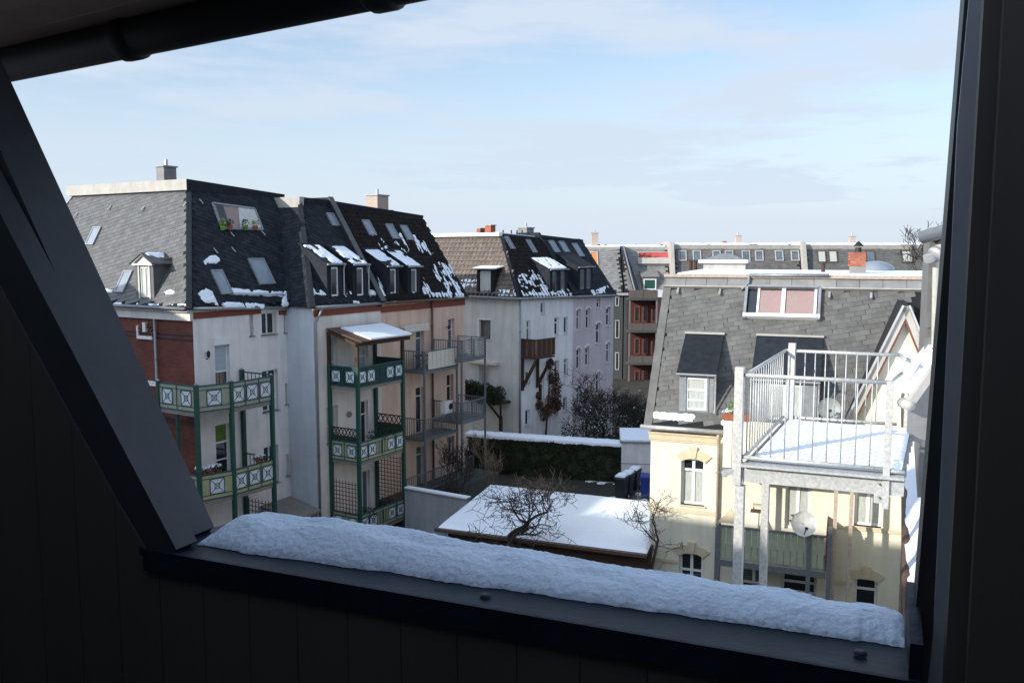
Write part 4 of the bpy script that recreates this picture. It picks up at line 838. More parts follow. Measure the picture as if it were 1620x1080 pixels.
for a in (q0 + .15, q1 - .25):
    z1 = zb_ - .1; MB().bar(PD.p(a, z1 - 1.9, .1), PDb.p(a, z1 - .1, -.1), .16).build('brace', 'timber', tbD); MB().bar(PD.p(a, z1 - 2.1, .09), PD.p(a, z1, .09), .16).build('bracket_post', 'timber', tbD)
# ivy balcony on left face of D
ibD = thing('planted_balcony', PDL.p(*PDL.hit(775, 640), .6), 'balcony overgrown with evergreen on a Y shaped timber support of the white corner house', 'balcony')
h = PDL.box(738, 607, 808, 632); MB().pbox(PDL, h[0], h[1], h[2], h[2] + .15, 0, 1.1).build('platform', 'timber', ibD)
mb = MB()
for k in range(14): leafcloud(mb, PDL.p(h[0] + (h[1] - h[0]) * (k + .5) / 14, (h[2] + h[3]) / 2 + rnd.uniform(-.1, .3), 1.0), (.45, .5, .62), 420, .08)
mb.build('evergreen', 'leaf', ibD, kind='stuff')
a_s = PDL.hit(797, 650)[0]; zq = h[2]; MB().bar(PDL.p(a_s, G, .3), PDL.p(a_s, zq - .9, .3), .18).build('support', 'timber', ibD); MB().bar(PDL.p(a_s, zq - 1.1, .3), PDL.p(a_s - .7, zq, .8), .13).build('support', 'timber', ibD); MB().bar(PDL.p(a_s, zq - 1.1, .3), PDL.p(a_s + .4, zq, .8), .13).build('support', 'timber', ibD)
b_ = PDL.hit(765, 573); MB().pbox(PDL, PDL.hit(740, 574)[0], PDL.hit(789, 574)[0], b_[1] - .08, b_[1] + .1, .02, .3).build('rolled_awning', 'awning', label='rolled pale awning above the overgrown balcony of the white corner house', cat='awning')
# vine
vn = MB()
for (px, py, r_) in ((868, 575, .55), (872, 595, .8), (876, 610, .9), (874, 628, .9), (866, 642, 1.0), (858, 652, .8), (851, 640, .5), (850, 625, .35), (880, 640, .6)):
    leafcloud(vn, PD.p(*PD.hit(px, py), .08), (r_ * .6, r_ * .6, r_ * .7), int(520 * r_), .085)
ob = thing('climbing_vine', PD.p(*PD.hit(866, 690), .1), 'withered reddish brown vine climbing the white corner house below the timber balcony', 'climbing plant')
vn.build('foliage', 'vine', ob); MB().tube([PD.p(*PD.hit(862, 695), .05), PD.p(*PD.hit(866, 640), .06), PD.p(*PD.hit(870, 575), .05)], [.06, .05, .02], 6).build('stem', 'bark', ob)
# ================================================================== FAR ROW F
YF = 92.0
def XF(px, py=440): return at_y(px, py, YF).x
def ZF(py, px=1100): return at_y(px, py, YF).z
PFr = Plane((0, YF, 0), (1, 0, 0), UP)
def farhouse(x0, x1, label, wallm, slm, ytop=390, yeave=460, slant=2.2, zw=None):
    X0, X1 = XF(x0), XF(x1); zt_, ze = at_y(x0, ytop, YF + slant).z, ZF(yeave)
    h = thing('apartment_house', ((X0 + X1) / 2, YF, G), label, 'house', None)
    MB().hexa([V((X0, YF, G)), V((X1, YF, G)), V((X1, YF + 12, G)), V((X0, YF + 12, G)), V((X0, YF, ze)), V((X1, YF, ze)), V((X1, YF + 12, ze)), V((X0, YF + 12, ze))]).build('wall', wallm, h)
    r = MB().hexa([V((X0, YF - .2, ze)), V((X1, YF - .2, ze)), V((X1, YF + 12, ze)), V((X0, YF + 12, ze)), V((X0, YF + slant, zt_)), V((X1, YF + slant, zt_)), V((X1, YF + 10, zt_)), V((X0, YF + 10, zt_))]).build('roof', 'roofdark', h)
    S = Plane(V((X0, YF - .2, ze)), (1, 0, 0), V((0, slant + .2, zt_ - ze))); Lb = math.hypot(slant + .2, zt_ - ze)
    slates(S, [(0, 0), (X1 - X0, 0), (X1 - X0, Lb), (0, Lb)], .5, .28, slm, h, ang=math.radians(4), lift=.03)
    MB().hexa([V((X0, YF + slant - .15, zt_ - .45)), V((X1, YF + slant - .15, zt_ - .45)), V((X1, YF + slant + .3, zt_ - .45)), V((X0, YF + slant + .3, zt_ - .45)), V((X0, YF + slant - .25, zt_ + .05)), V((X1, YF + slant - .25, zt_ + .05)), V((X1, YF + slant + .3, zt_ + .05)), V((X0, YF + slant + .3, zt_ + .05))]).build('parapet', 'paleband', h)
    sn = MB(); k = X0
    while k < X1 - .5:
        w_ = rnd.uniform(.8, 2.5); sn.hexa([V((k, YF + slant - .2, zt_ + .055)), V((min(k + w_, X1), YF + slant - .2, zt_ + .055)), V((min(k + w_, X1), YF + slant + 3, zt_ + .055)), V((k, YF + slant + 3, zt_ + .055))] + [V((k, YF + slant, zt_ + .06 + rnd.uniform(.06, .2))), V((min(k + w_, X1), YF + slant, zt_ + .06 + rnd.uniform(.06, .2))), V((min(k + w_, X1), YF + slant + 3, zt_ + .3)), V((k, YF + slant + 3, zt_ + .3))]); k += w_ * (1.0 if rnd.random() < .7 else 1.4)
    sn.build('roof_snow', 'snow', h, kind='stuff')
    return h, S, r
def farwin(S, h, x0, y0, x1, y1, pane='glasslit', frame='paleband', name='window', proud=.12):
    a0, a1 = S.hit(x0, (y0 + y1) / 2)[0], S.hit(x1, (y0 + y1) / 2)[0]; b0, b1 = S.hit((x0 + x1) / 2, y1)[1], S.hit((x0 + x1) / 2, y0)[1]; f = .1; t = MB()
    t.pbox(S, a0, a0 + f, b0, b1, 0, proud); t.pbox(S, a1 - f, a1, b0, b1, 0, proud); t.pbox(S, a0 + f, a1 - f, b0, b0 + f, 0, proud); t.pbox(S, a0 + f, a1 - f, b1 - f, b1, 0, proud)
    o = t.build(name, frame, h); MB().pbox(S, a0 + f, a1 - f, b0 + f, b1 - f, 0, proud - .05).build('pane', pane, o); return o
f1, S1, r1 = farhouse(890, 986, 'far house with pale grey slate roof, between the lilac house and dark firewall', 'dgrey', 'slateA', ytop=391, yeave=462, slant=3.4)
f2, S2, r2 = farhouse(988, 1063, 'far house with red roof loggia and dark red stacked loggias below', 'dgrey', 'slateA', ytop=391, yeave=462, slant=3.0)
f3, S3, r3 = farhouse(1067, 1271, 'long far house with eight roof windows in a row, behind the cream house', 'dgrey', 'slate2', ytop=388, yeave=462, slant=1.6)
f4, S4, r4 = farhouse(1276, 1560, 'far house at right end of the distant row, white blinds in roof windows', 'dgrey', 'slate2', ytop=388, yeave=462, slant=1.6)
for x in (1073, 1096, 1127, 1147, 1173.5, 1194.5, 1226, 1251): farwin(S3, f3, x, 396.5, x + 13, 413, pane='glasslit')
for (x0, x1, pn) in ((1292.5, 1306.5, 'curtain'), (1310, 1324.5, 'curtain'), (1369, 1384, 'glasslit'), (1425.5, 1443, 'curtain')): farwin(S4, f4, x0, 396.5, x1, 415.5, pane=pn, frame='woodframe')
farwin(S4, f4, 1425, 446, 1448, 466, 'green', 'galvdark')
farwin(S1, f1, 934, 399, 946, 420, 'orangewall', 'paleband')
lgf = farwin(S2, f2, 1009, 399, 1059, 412, 'redparapet', 'paleband', 'loggia')
a0, a1, b0, b1 = S2.hit(1008, 416)[0], S2.hit(1060, 416)[0], S2.hit(1030, 421)[1], S2.hit(1030, 411.5)[1]; MB().pbox(S2, a0, a1, b0, b1, .0, .5).build('loggia_parapet', 'paleband', lgf)
leafcloud(MB(), S2.p((a0 + a1) / 2 - .6, b1 + .1, .5), (1.3, .15, .22), 120, .09).build('flowers', 'flower', lgf)
leafcloud(MB(), S2.p((a0 + a1) / 2 - .9, b1 + .3, .4), (.8, .15, .3), 80, .09).build('leaves', 'leaf', lgf)
def fdormer():
    a, b = S2.hit(1028, 458); p0 = S2.p(a, b); F = Plane(p0, (1, 0, 0), UP)
    o = MB().hexa([F.p(-.8, 0, 0), F.p(.8, 0, 0), F.p(.8, 0, -1.4), F.p(-.8, 0, -1.4), F.p(-.8, 1.35, 0), F.p(.8, 1.35, 0), F.p(.8, 1.35, -1.8), F.p(-.8, 1.35, -1.8)]).build('dormer', 'slate2', f2)
    farwin(Plane(F.p(0, 0, .0), (1, 0, 0), UP), o, 1018, 441, 1038, 458, 'green', 'pvc', proud=.08)
    MB().hexa([F.p(-.95, 1.3, .2), F.p(.95, 1.3, .2), F.p(.95, 2.3, -2.4), F.p(-.95, 2.3, -2.4), F.p(-.95, 1.4, .2), F.p(.95, 1.4, .2), F.p(.95, 2.4, -2.4), F.p(-.95, 2.4, -2.4)]).build('dormer_roof', 'slateA', o)
fdormer()
def firewall(px, ytop, name_label, m1, w_=.5, h=None, lean=0, side='lit'):
    X = XF(px); z1 = ZF(ytop); z0 = ZF(462)
    o = MB().prism([V((X, YF - .8, z0 - .3)), V((X, YF + 1.0, z1)), V((X, YF + 9, z1)), V((X, YF + 9, z0 - .3))], V((w_, 0, 0))).build('party_wall', m1, h); return o
o = firewall(1062.5, 382, '', 'paleband', .35, f3); o = firewall(1271, 382, '', 'paleband', .45, f4)
# dark leaning firewall between f1 and f2
X0 = XF(982); z1 = ZF(389); z0 = ZF(463)
MB().prism([V((XF(1001), YF - 1.2, z0)), V((XF(982), YF + .8, z1)), V((XF(986), YF + .6, z1)), V((XF(1010), YF - 1.2, z0))][::-1], V((.6, 3.2, 0))).build('party_wall', 'slate', f1)
MB().bar(V((XF(1003.5), YF - 1.25, z0)), V((XF(987), YF + .6, z1)), .12).build('party_wall_coping', 'lead', f1)
for (px, y0, wpx, m_, h_, pots) in ((941, 369, 10.5, 'palebrick', r1, 1), (1168.5, 373, 8.5, 'palebrick', r3, 1), (1147, 381.5, 5, 'brickred', r3, 0), (1349, 374, 8.5, 'palebrick', r4, 1)):
    zt_ = at_y(px, y0, YF + 4).z; zb_q = at_y(px, 391, YF + 4).z; w_ = wpx / 1400 * (YF + 4); chimney('chimney', V((at_y(px, 390, YF + 4).x, YF + 4, zb_q)), (1, 0, 0), w_, .7, zt_ - zb_q, m_, h_, 'paleband', pots=pots)
for px in (953, 964, 1014, 1056): z_ = ZF(386); MB().tube([V((XF(px), YF + 4, z_ - .6)), V((XF(px), YF + 4, z_))], .12, 6).build('vent_pipe', 'blackiron', r1 if px < 980 else r2)
for px in (1295, 1303, 1413): z_ = ZF(386.5); MB().tube([V((XF(px), YF + 4, z_ - .6)), V((XF(px), YF + 4, z_))], .1, 6).build('vent_pipe', 'blackiron', r4)
# grey facade windows of f1
for (x0, y0, x1, y1) in ((973, 469, 979.5, 484), (973, 506, 980, 535), (973, 557, 979.5, 585)): farwin(PFr, f1, x0, y0, x1, y1, 'glass', 'greyrender', proud=.06)
farwin(PFr, f1, 950, 470, 960, 486, 'glass', 'greyrender', proud=.06)
MB().pbox(PFr, XF(965), XF(994), ZF(467), ZF(463), 0, .3).build('cornice', 'greyrender', f1)
# red loggia block, shade put into its dark wall and parapet colours
lb = thing('loggia_block', (XF(1020), YF - 1.6, G), 'dark red walled block of three stacked loggias with grey parapets, beyond the bare bushes', 'balcony')
YL = YF - 1.6
def XL(px): return at_y(px, 500, YL).x
def ZL(py): return at_y(1020, py, YL).z
PLg = Plane((0, YL, 0), (1, 0, 0), UP); xa, xb = XL(995), XL(1040)
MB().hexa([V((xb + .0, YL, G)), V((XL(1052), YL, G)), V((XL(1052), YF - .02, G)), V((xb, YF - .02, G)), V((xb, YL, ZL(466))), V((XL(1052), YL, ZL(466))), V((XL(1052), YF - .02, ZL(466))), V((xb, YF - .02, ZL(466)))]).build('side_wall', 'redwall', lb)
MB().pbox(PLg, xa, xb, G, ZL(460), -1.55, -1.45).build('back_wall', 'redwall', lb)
for k, (yt, yb) in enumerate(((459, 475), (511, 526), (563, 577))):
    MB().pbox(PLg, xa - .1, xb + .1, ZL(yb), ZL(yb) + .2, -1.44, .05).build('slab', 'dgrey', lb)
    for j in range(2): x0 = xa + (xb - xa) * j / 2; MB().pbox(PLg, x0 + .02, x0 + (xb - xa) / 2 - .02, ZL(yb) + .22, ZL(yt), .0, .05).build('parapet_panel', 'cladding', lb)
    if True:
        yd0, yd1 = yb + 9, yb + 34
        for x0 in (1004, 1017, 1031): farwin(Plane((0, YL + 1.45, 0), (1, 0, 0), UP), lb, x0 - .5, yd0, x0 + 8, yd1, 'glass', 'redwood', 'door', proud=.06)
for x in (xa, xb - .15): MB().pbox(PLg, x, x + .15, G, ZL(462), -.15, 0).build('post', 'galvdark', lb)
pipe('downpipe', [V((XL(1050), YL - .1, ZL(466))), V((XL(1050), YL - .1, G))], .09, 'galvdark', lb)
MB().pbox(PLg, XL(1040), XL(1060), ZL(470), ZL(459), -1.2, .05).build('parapet_panel', 'bluegrey', lb)
# ================================================================== CREAM HOUSE E (right)
AE = math.radians(69.2 + 0); ee = V((math.sin(AE), -math.cos(AE), 0)); qe = V((math.cos(AE), math.sin(AE), 0))
E0 = at_y(1030, 672, 32.5); zEv = E0.z; E0 = V((E0.x, E0.y, 0)); PEf = Plane(E0, ee, UP)
eE = PEf.hit(1432, 760)[0]; zEg = lambda a: zEv
hE = thing('cream_house', (E0.x, E0.y, G), 'cream rendered house on the right with arched windows and large grey slate mansard roof', 'house')
WE = [PEf.box(*b) for b in ((1077, 726, 1115, 799), (1074, 875, 1112, 945), (1352, 752, 1396, 833), (1351, 915, 1388, 960), (1242, 762, 1282, 838), (1170, 870, 1215, 925), (1236, 896, 1292, 940))]
wall(PEf, 0, eE, G, lambda a: zEv, WE, 'cream', hE, depth=.22)
specs = [dict(mull=1, panes=[(0, .72, 'curtain'), (.75, 1, 'glass')], trans=(.75,)), dict(mull=1, panes=[(0, .5, 'glass'), (.53, 1, 'glass')], trans=(.6,)), dict(mull=1, pane='curtain'), dict(mull=0, pane='glass', trans=(.6,)), dict(mull=1, pane='curtain', sill=False), dict(mull=1, pane='glass'), dict(mull=0, pane='glass', trans=(.4,))]
for h, k in zip(WE, specs): window(PEf, h, hE, fw=.09, silm='creamstone', **k)
def voussoirs(h, m_='creamstone', drop=.22, hh=.33):
    am, w2 = (h[0] + h[1]) / 2, (h[1] - h[0]) / 2; R = w2 * 1.9; cz = h[3] + .02 - R; NB = 5; th0 = math.asin(min(.99, (w2 + .0) / R)); th1 = math.asin(min(.99, (w2 + .22) / (R + .1)))
    for k in range(NB):
        f0 = -1 + 2 * k / NB; f1 = -1 + 2 * (k + 1) / NB; key = k == NB // 2; o_ = hh + (.12 if key else 0)
        pts = []
        for f in (f0, (f0 + f1) / 2, f1): t = th0 * f; pts.append((am + math.sin(t) * R, cz + math.cos(t) * R))
        for f in (f1, f0): t = th0 * f * 1.12; pts.append((am + math.sin(t) * (R + o_), cz + math.cos(t) * (R + o_)))
        cx_ = sum(p[0] for p in pts) / 5; cy_ = sum(p[1] for p in pts) / 5; pts = [(cx_ + (x - cx_) * .985, cy_ + (y - cy_) * .985) for x, y in pts]
        MB().prism([PEf.p(x, y, .002) for x, y in pts], PEf.n * (.09 if key else .055)).build('keystone' if key else 'voussoir', m_, hE)
    # spandrel infill over the curved window head
    mb = MB()
    for sg in (-1, 1):
        pts = [(am + sg * w2, h[3]), (am + sg * w2, cz + math.cos(th0) * R)] + [(am + sg * math.sin(th0 * f) * R, cz + math.cos(th0 * f) * R) for f in (.8, .55, .3)] + [(am + sg * math.sin(th0 * .3) * R, h[3])]
        pts = pts if sg < 0 else pts[::-1]; mb.prism([PEf.p(x, y, -.16) for x, y in pts], PEf.n * .158)
    mb.build('window_head', m_, hE)
for i in (0, 1, 3): voussoirs(WE[i])
bands = MB(); zc_ = PEf.hit(1080, 690)[1]; xR = PEf.hit(1138, 690)[0]
bands.pbox(PEf, -.05, xR, zc_ - .15, zc_ + .05, 0, .08); bands.pbox(PEf, -.08, xR, zc_ + .05, zc_ + .12, 0, .13); bands.pbox(PEf, -.04, xR, zc_ - .22, zc_ - .15, 0, .05)
bands.build('cornice_band', 'creamstone', hE)
zc_ = PEf.hit(1090, 806)[1]; MB().pbox(PEf, -.02, xR, zc_ - .12, zc_ + .02, 0, .05).build('string_course', 'creamstone', hE); MB().pbox(PEf, PEf.hit(1322, 830)[0], eE, zc_ - .1, zc_ + .02, 0, .05).build('string_course', 'creamstone', hE)
zc_ = PEf.hit(1345, 920)[1]; MB().pbox(PEf, -.02, WE[1][0] - .05, zc_ - .1, zc_ + .02, 0, .05).build('string_course', 'creamstone', hE); MB().pbox(PEf, PEf.hit(1322, 830)[0], WE[3][0] - .06, zc_ - .1, zc_ + .02, 0, .05).build('string_course', 'creamstone', hE)
# sides and back
PEs = Plane(E0 + qe * 9, -qe, UP); wall(PEs, 0, 9, G, lambda a: zEv, [], 'cream', hE)
# roof
bE = 3.3; zEt = PEf.hit(1063, 437, -bE)[1]; eR = eE + 2
def TE(a, s_, z): return E0 + ee * a + qe * s_ + V((0, 0, z))
vE = [TE(-.12, -.3, zEv), TE(eR, -.3, zEv), TE(eR, 12.3, zEv), TE(-.12, 12.3, zEv), TE(-.12, bE, zEt), TE(eR, bE, zEt), TE(eR, 10, zEt), TE(-.12, 10, zEt)]
rE = MB().add(vE, [(0, 1, 5, 4), (3, 0, 4, 7), (2, 3, 7, 6), (1, 2, 6, 5), (4, 5, 6, 7), (0, 3, 2, 1)]).build('roof', 'roofdark', hE)
SE = Plane(vE[0], ee, (vE[4] - vE[0]) - ee * (vE[4] - vE[0]).dot(ee)); lenE = (vE[4] - vE[0]).length
polyE = P2(SE, [vE[0], vE[1], vE[5], vE[4]]); xr = SE.hit(1450, 500)[0]; polyE = [(0, .1), (xr, .1), (xr, lenE - .55), (0.0, lenE - .55)]
slates(SE, polyE, .36, .205, 'slate2', rE, ang=math.radians(13), nparts=300, lift=.016, near=True, jit=.03, name='slate')
bt = MB(); a0 = 0
while a0 < eR - .1:
    MB().pbox(SE, a0, min(a0 + .8, eR) - .015, lenE - .52, lenE - .02, .01, .14).build('parapet_panel', 'slateA', rE); a0 += .8
MB().pbox(SE, -.05, eR, lenE - .56, lenE - .52, .0, .17).build('parapet_trim', 'paleband', rE)
MB().hexa([TE(-.2, bE - .28, zEt - .02), TE(eR, bE - .28, zEt - .02), TE(eR, bE + .1, zEt - .02), TE(-.2, bE + .1, zEt - .02), TE(-.2, bE - .28, zEt + .1), TE(eR, bE - .28, zEt + .1), TE(eR, bE + .1, zEt + .1), TE(-.2, bE + .1, zEt + .1)]).build('coping', 'palebrick', rE)
MB().hexa([TE(.15, bE + .12, zEt + .004), TE(eR, bE + .12, zEt + .004), TE(eR, 9.9, zEt + .004), TE(.15, 9.9, zEt + .004), TE(.25, bE + .3, zEt + .14), TE(eR, bE + .3, zEt + .14), TE(eR, 9.8, zEt + .16), TE(.25, 9.8, zEt + .16)]).build('roof_snow', 'snow', rE, kind='stuff')
ridge(vE[0] + ee * .06, vE[4] + ee * .06, hE, 'slate2', .3)
# gutter, downpipe
xg = PEf.hit(1146, 680)[0]
go = MB()
go.tube([TE(-.3, -.42, zEv + .0), TE(xg, -.42, zEv + .0)], .085, 8); go.build('gutter', 'zinc', hE, smooth=True)
pipe('downpipe', [PEf.p(xR, zEv - .1, .35), PEf.p(xR, zEv - .3, .3), PEf.p(xR, zEv - .55, .1), PEf.p(xR, G, .1)], .055, 'palebrick', hE, 3)
snow_on(Plane(TE(0, -.3, zEv), ee, SE.v), [(.05, .3), (1.65, .3), (1.65, .62), (.05, .62)], hE, -.6, .08, .16, seed=80, name='snow_patch', edge=.06)
snow_on(Plane(TE(0, -.3, zEv), ee, SE.v), [(2.5, .3), (3.1, .1), (3.1, .7), (2.7, .6)], hE, -.5, .08, .16, seed=81, name='snow_patch', edge=.06)
# roof window band (wide dormer window in slope)
h = SE.box(1182, 459, 1294, 504)
wf = MB(); wf.pbox(SE, h[0] - .1, h[0], h[2] - .1, h[3] + .05, 0, .2); wf.pbox(SE, h[1], h[1] + .1, h[2] - .1, h[3] + .05, 0, .2); wf.pbox(SE, h[0], h[1], h[3], h[3] + .08, 0, .25); wf.build('roof_window', 'lead', rE)
wfo = ORG and bpy.data.objects['roof_window']
MB().pbox(SE, h[0], h[1], h[2], h[3], 0.0, .028).build('recess', 'roofdark', wfo)
p0x, p1x, pm = SE.hit(1201, 482)[0], SE.hit(1288, 482)[0], SE.hit(1239, 482)[0]
for (a, b, m_) in ((p0x, pm - .07, 'pinkcurtain'), (pm + .07, p1x, 'pinkcurtain'), (h[0] + .05, p0x - .1, 'glass')): MB().pbox(SE, a, b, h[2] + .12, h[3] - .05, .03, .06).build('pane', m_, wfo)
ff = MB(); ff.pbox(SE, pm - .07, pm + .07, h[2], h[3], .03, .12); ff.pbox(SE, p0x - .08, p0x, h[2], h[3], .03, .1); ff.pbox(SE, p1x, p1x + .09, h[2], h[3], .03, .1); ff.pbox(SE, h[0] - .1, h[1] + .1, h[2] - .06, h[2] + .08, .03, .26); ff.build('window_frame', 'pvc', wfo)
ff = MB(); P_ = SE; gx0, gx1 = SE.hit(1186, 441)[0], SE.hit(1312, 441)[0]; pipe('gutter', [SE.p(gx0, SE.hit(1240, 442)[1], .3), SE.p(gx1, SE.hit(1240, 442)[1], .3)], .07, 'lead', rE)
MB().tube([SE.p(gx0, SE.hit(1240, 442)[1], .3), SE.p(gx0, SE.hit(1182, 452)[1], .22), SE.p(gx0 - .25, SE.hit(1182, 459)[1], .08)], .05, 8).build('downpipe', 'lead', rE)
# dormers on E
def edormer(px, py, w_, h_, ww, **k):
    return dormer(SE, px, py, w_, h_, hE, -qe, .72, body='lead', frame='pvc', roofm='slate', pane='curtain', over=.1, ww=ww, **k)
dA = edormer(1101, 652, 1.25, 1.42, .75, mull=0, trans=(.62, .3), pipe=True)
dB = edormer(1240, 668, 2.15, 1.5, 1.15, mull=1, pipe=True)
for px, py, w_, o_ in ((1101, 652, 1.25, dA), (1240, 668, 2.15, dB)):
    a, b = SE.hit(px, py); z = (1.42 if o_ is dA else 1.5); run = z / (SE.v.z / math.hypot(SE.v.x, SE.v.y) - .72); pz = SE.p(a, b) + UP * (z + run * .72 + .05) + qe * run
    MB().bar(pz - ee * (w_ / 2 + .12) - qe * .06, pz + ee * (w_ / 2 + .12) - qe * .06, .16, .07).build('flashing', 'paleband', o_)

hk = MB()
for (x, y) in ((1073, 462), (1139, 464), (1312, 469), (1378, 470), (1318, 604), (1076, 586)): a, b = SE.hit(x, y); hk.bar(SE.p(a, b + .16, .05), SE.p(a, b - .14, .16), .08, .05)
hk.build('roof_hook', 'zinc', rE, kind='stuff')
# things on the flat roof of E
def roofpt(px, py, z=None): return at_z(px, py, zEt + .1)
vp = roofpt(1096, 427); o = thing('vent_pipe', vp, 'dark twin vent pipe at the left end of the cream house flat roof', 'vent')
for k in (-.1, .12): MB().tube([vp + ee * k, vp + ee * k + V((0, 0, .42))], .09, 8).build('pipe', 'timber', o)
MB().bar(vp + ee * -.2 + V((0, 0, .45)), vp + ee * .25 + V((0, 0, .45)), .25, .06).build('cap', 'timber', o)
vp = roofpt(1302, 432); o = thing('vent_pipe', vp, 'single dark vent pipe right of centre on the cream house flat roof', 'vent'); MB().tube([vp, vp + V((0, 0, .42))], .08, 8).build('pipe', 'timber', o); MB().tube([vp + V((0, 0, .4)), vp + V((0, 0, .47))], .14, 8).build('cap', 'timber', o)
hp = roofpt(1146, 428) + qe * .3; Ph = Plane(hp, ee, UP); o = thing('roof_hatch', hp, 'pale raised roof hatch with pyramid lid on the cream house flat roof', 'roof hatch')
MB().pbox(Ph, -.95, .95, 0, .35, -.7, .4).build('curb', 'paleband', o); MB().pbox(Ph, -1.15, 1.05, .35, .5, -.9, .6).build('lid_rim', 'pvc', o)
MB().add([Ph.p(-1.0, .5, .5), Ph.p(.9, .5, .5), Ph.p(.9, .5, -.8), Ph.p(-1.0, .5, -.8), Ph.p(-.2, .78, -.1), Ph.p(.2, .78, -.1)], [(0, 1, 5, 4), (1, 2, 5), (2, 3, 4, 5), (3, 0, 4)]).build('lid', 'lead', o)
dp = roofpt(1385, 430) + qe * .2; mb = MB(); nn = 18
for i in range(7):
    r_ = .72 * math.cos(i / 6 * math.pi / 2) + .01; z_ = .42 * math.sin(i / 6 * math.pi / 2)
    for j in range(nn): a = 2 * math.pi * j / nn; mb.v.append(dp + V((math.cos(a) * r_ * 1.1, math.sin(a) * r_, z_ + .05)))
for i in range(6):
    for j in range(nn): mb.f.append((i * nn + j, i * nn + (j + 1) % nn, (i + 1) * nn + (j + 1) % nn, (i + 1) * nn + j))
o = thing('roof_dome', dp, 'grey domed rooflight beside the brick chimney on the cream house', 'rooflight'); mb.build('dome', 'skyglass', o, smooth=True); MB().tube([dp - V((0, 0, .02)), dp + V((0, 0, .08))], .8, 18).build('rim', 'lead', o)
# brick chimney with real bricks
cp0 = roofpt(1356.5, 434); Pc = Plane(cp0, ee, UP); cw, cd = .56, .5
o = thing('brick_chimney', cp0, 'orange red brick chimney with black cowl on the cream house flat roof', 'chimney')
MB().pbox(Pc, -cw / 2 + .012, cw / 2 - .012, 0, .86, -cd + .012, -.012).build('core', 'mortar', o); MB().pbox(Pc, -cw / 2 - .02, cw / 2 + .02, -.05, .3, -cd - .02, .02).build('base_flashing', 'slateA', o)
z = .31; r_i = 0
while z < .84:
    sp = [(-cw / 2, -cw / 2 + .24), (-cw / 2 + .255, cw / 2 - .07), (cw / 2 - .06, cw / 2)] if r_i % 2 else [(-cw / 2, -cw / 2 + .12), (-cw / 2 + .135, -cw / 2 + .375), (-cw / 2 + .39, cw / 2)]
    for (s0, s1_) in sp: MB().pbox(Pc, s0, s1_, z, z + .1, -.1, .008).build('brick', 'brickred', o)
    for (s0, s1_) in ((-.0, .23), (.245, .48)):
        MB().pbox(Plane(Pc.p(-cw / 2, 0, -.01), -Pc.n, UP), s0, s1_, z, z + .1, -.08, .008).build('brick', 'brickred', o)
    z += .113; r_i += 1
c = Pc.p(0, .87, -cd / 2); MB().tube([c, c + V((0, 0, .18))], .12, 10).build('flue', 'blackiron', o); MB().tube([c + V((0, 0, .22)), c + V((0, 0, .26)), c + V((0, 0, .42))], [.2, .18, .02], 10).build('cowl', 'blackiron', o)
# cross gable at right
sG = .6; PG = Plane(E0 - qe * sG, ee, UP); ap, zp = PG.hit(1433, 484); al, zl_ = PG.hit(1318, 715); ar_ = ap + (ap - al)
gb = thing('gable_wing', PG.p(ap, G), 'cream gabled wing with steep snowy verge at the right of the cream house', 'house')
MB().prism([PG.p(al, zl_), PG.p(ap, zp), PG.p(ar_, zl_), PG.p(ar_, G), PG.p(al, G)][::-1] if False else [PG.p(al + .15, zl_ - .1, 0), PG.p(ar_, zl_ - .1, 0), PG.p(ap, zp - .18, 0)], qe * 4).build('gable_wall', 'cream', gb)
for sgn, A_, B_ in ((1, (al - .12, zl_ - .25), (ap, zp)), (1, (ap, zp), (ar_ + .12, zl_ - .25))):
    p, q = PG.p(*A_, .25), PG.p(*B_, .25); dv = (q - p).normalized(); up_ = qe.cross(dv); up_ = up_ if up_.z > 0 else -up_
    mb = MB(); mb.prism([p, q, q + up_ * .1, p + up_ * .1], qe * 5); mb.build('gable_roof', 'roofdark', gb)
    MB().bar(p - qe * .03 - up_ * .04, q - qe * .03 - up_ * .04, .05, .2, up=up_).build('verge_board', 'paleband', gb)
    MB().bar(p - qe * .08 + up_ * .1, q - qe * .08 + up_ * .1, .2, .06, up=up_).build('verge_flashing', 'zinc', gb)
    MB().bar(p - qe * .0 - up_ * .17, q - qe * .0 - up_ * .17, .05, .07, up=up_).build('verge_moulding', 'redwood', gb)
# upper terrace parapet (cream boards) of E + planter
tp0, tp1 = PEf.hit(1144, 700)[0], PEf.hit(1320, 720)[0]; sT = 1.6; PT_ = Plane(E0 - qe * sT, ee, UP)
ta0 = PT_.hit(1144, 700)[0]; ta1 = PT_.hit(1322, 720)[0]; zt0, zt1_ = PT_.hit(1150, 664)[1], PT_.hit(1150, 740)[1]
tr = thing('roof_terrace', PT_.p((ta0 + ta1) / 2, zt1_), 'cream boarded terrace box projecting from the cream house behind the steel balcony', 'terrace')
MB().pbox(PT_, ta0, ta1, zt1_ - .2, zt1_, -sT - .3, .05).build('floor', 'lead', tr)
k = ta0
while k < ta1 - .05: MB().pbox(PT_, k + .008, min(k + .3, ta1) - .008, zt1_ + .02, zt0, -.04, 0).build('board', 'cream', tr); k += .3
PTs = Plane(PT_.p(ta0, 0), -PT_.n, UP)
PTs = Plane(PT_.p(ta0, 0, -sT), PT_.n, UP)
for k in range(5): MB().pbox(PTs, k * sT / 5 + .01, (k + 1) * sT / 5 - .01, zt1_ + .02, zt0, -.04, 0).build('board', 'cream', tr)
pb_ = thing('planter_box', PT_.p(ta0 + .35, zt0), 'red brown planter with green plant and snow on the corner of the cream terrace', 'planter')
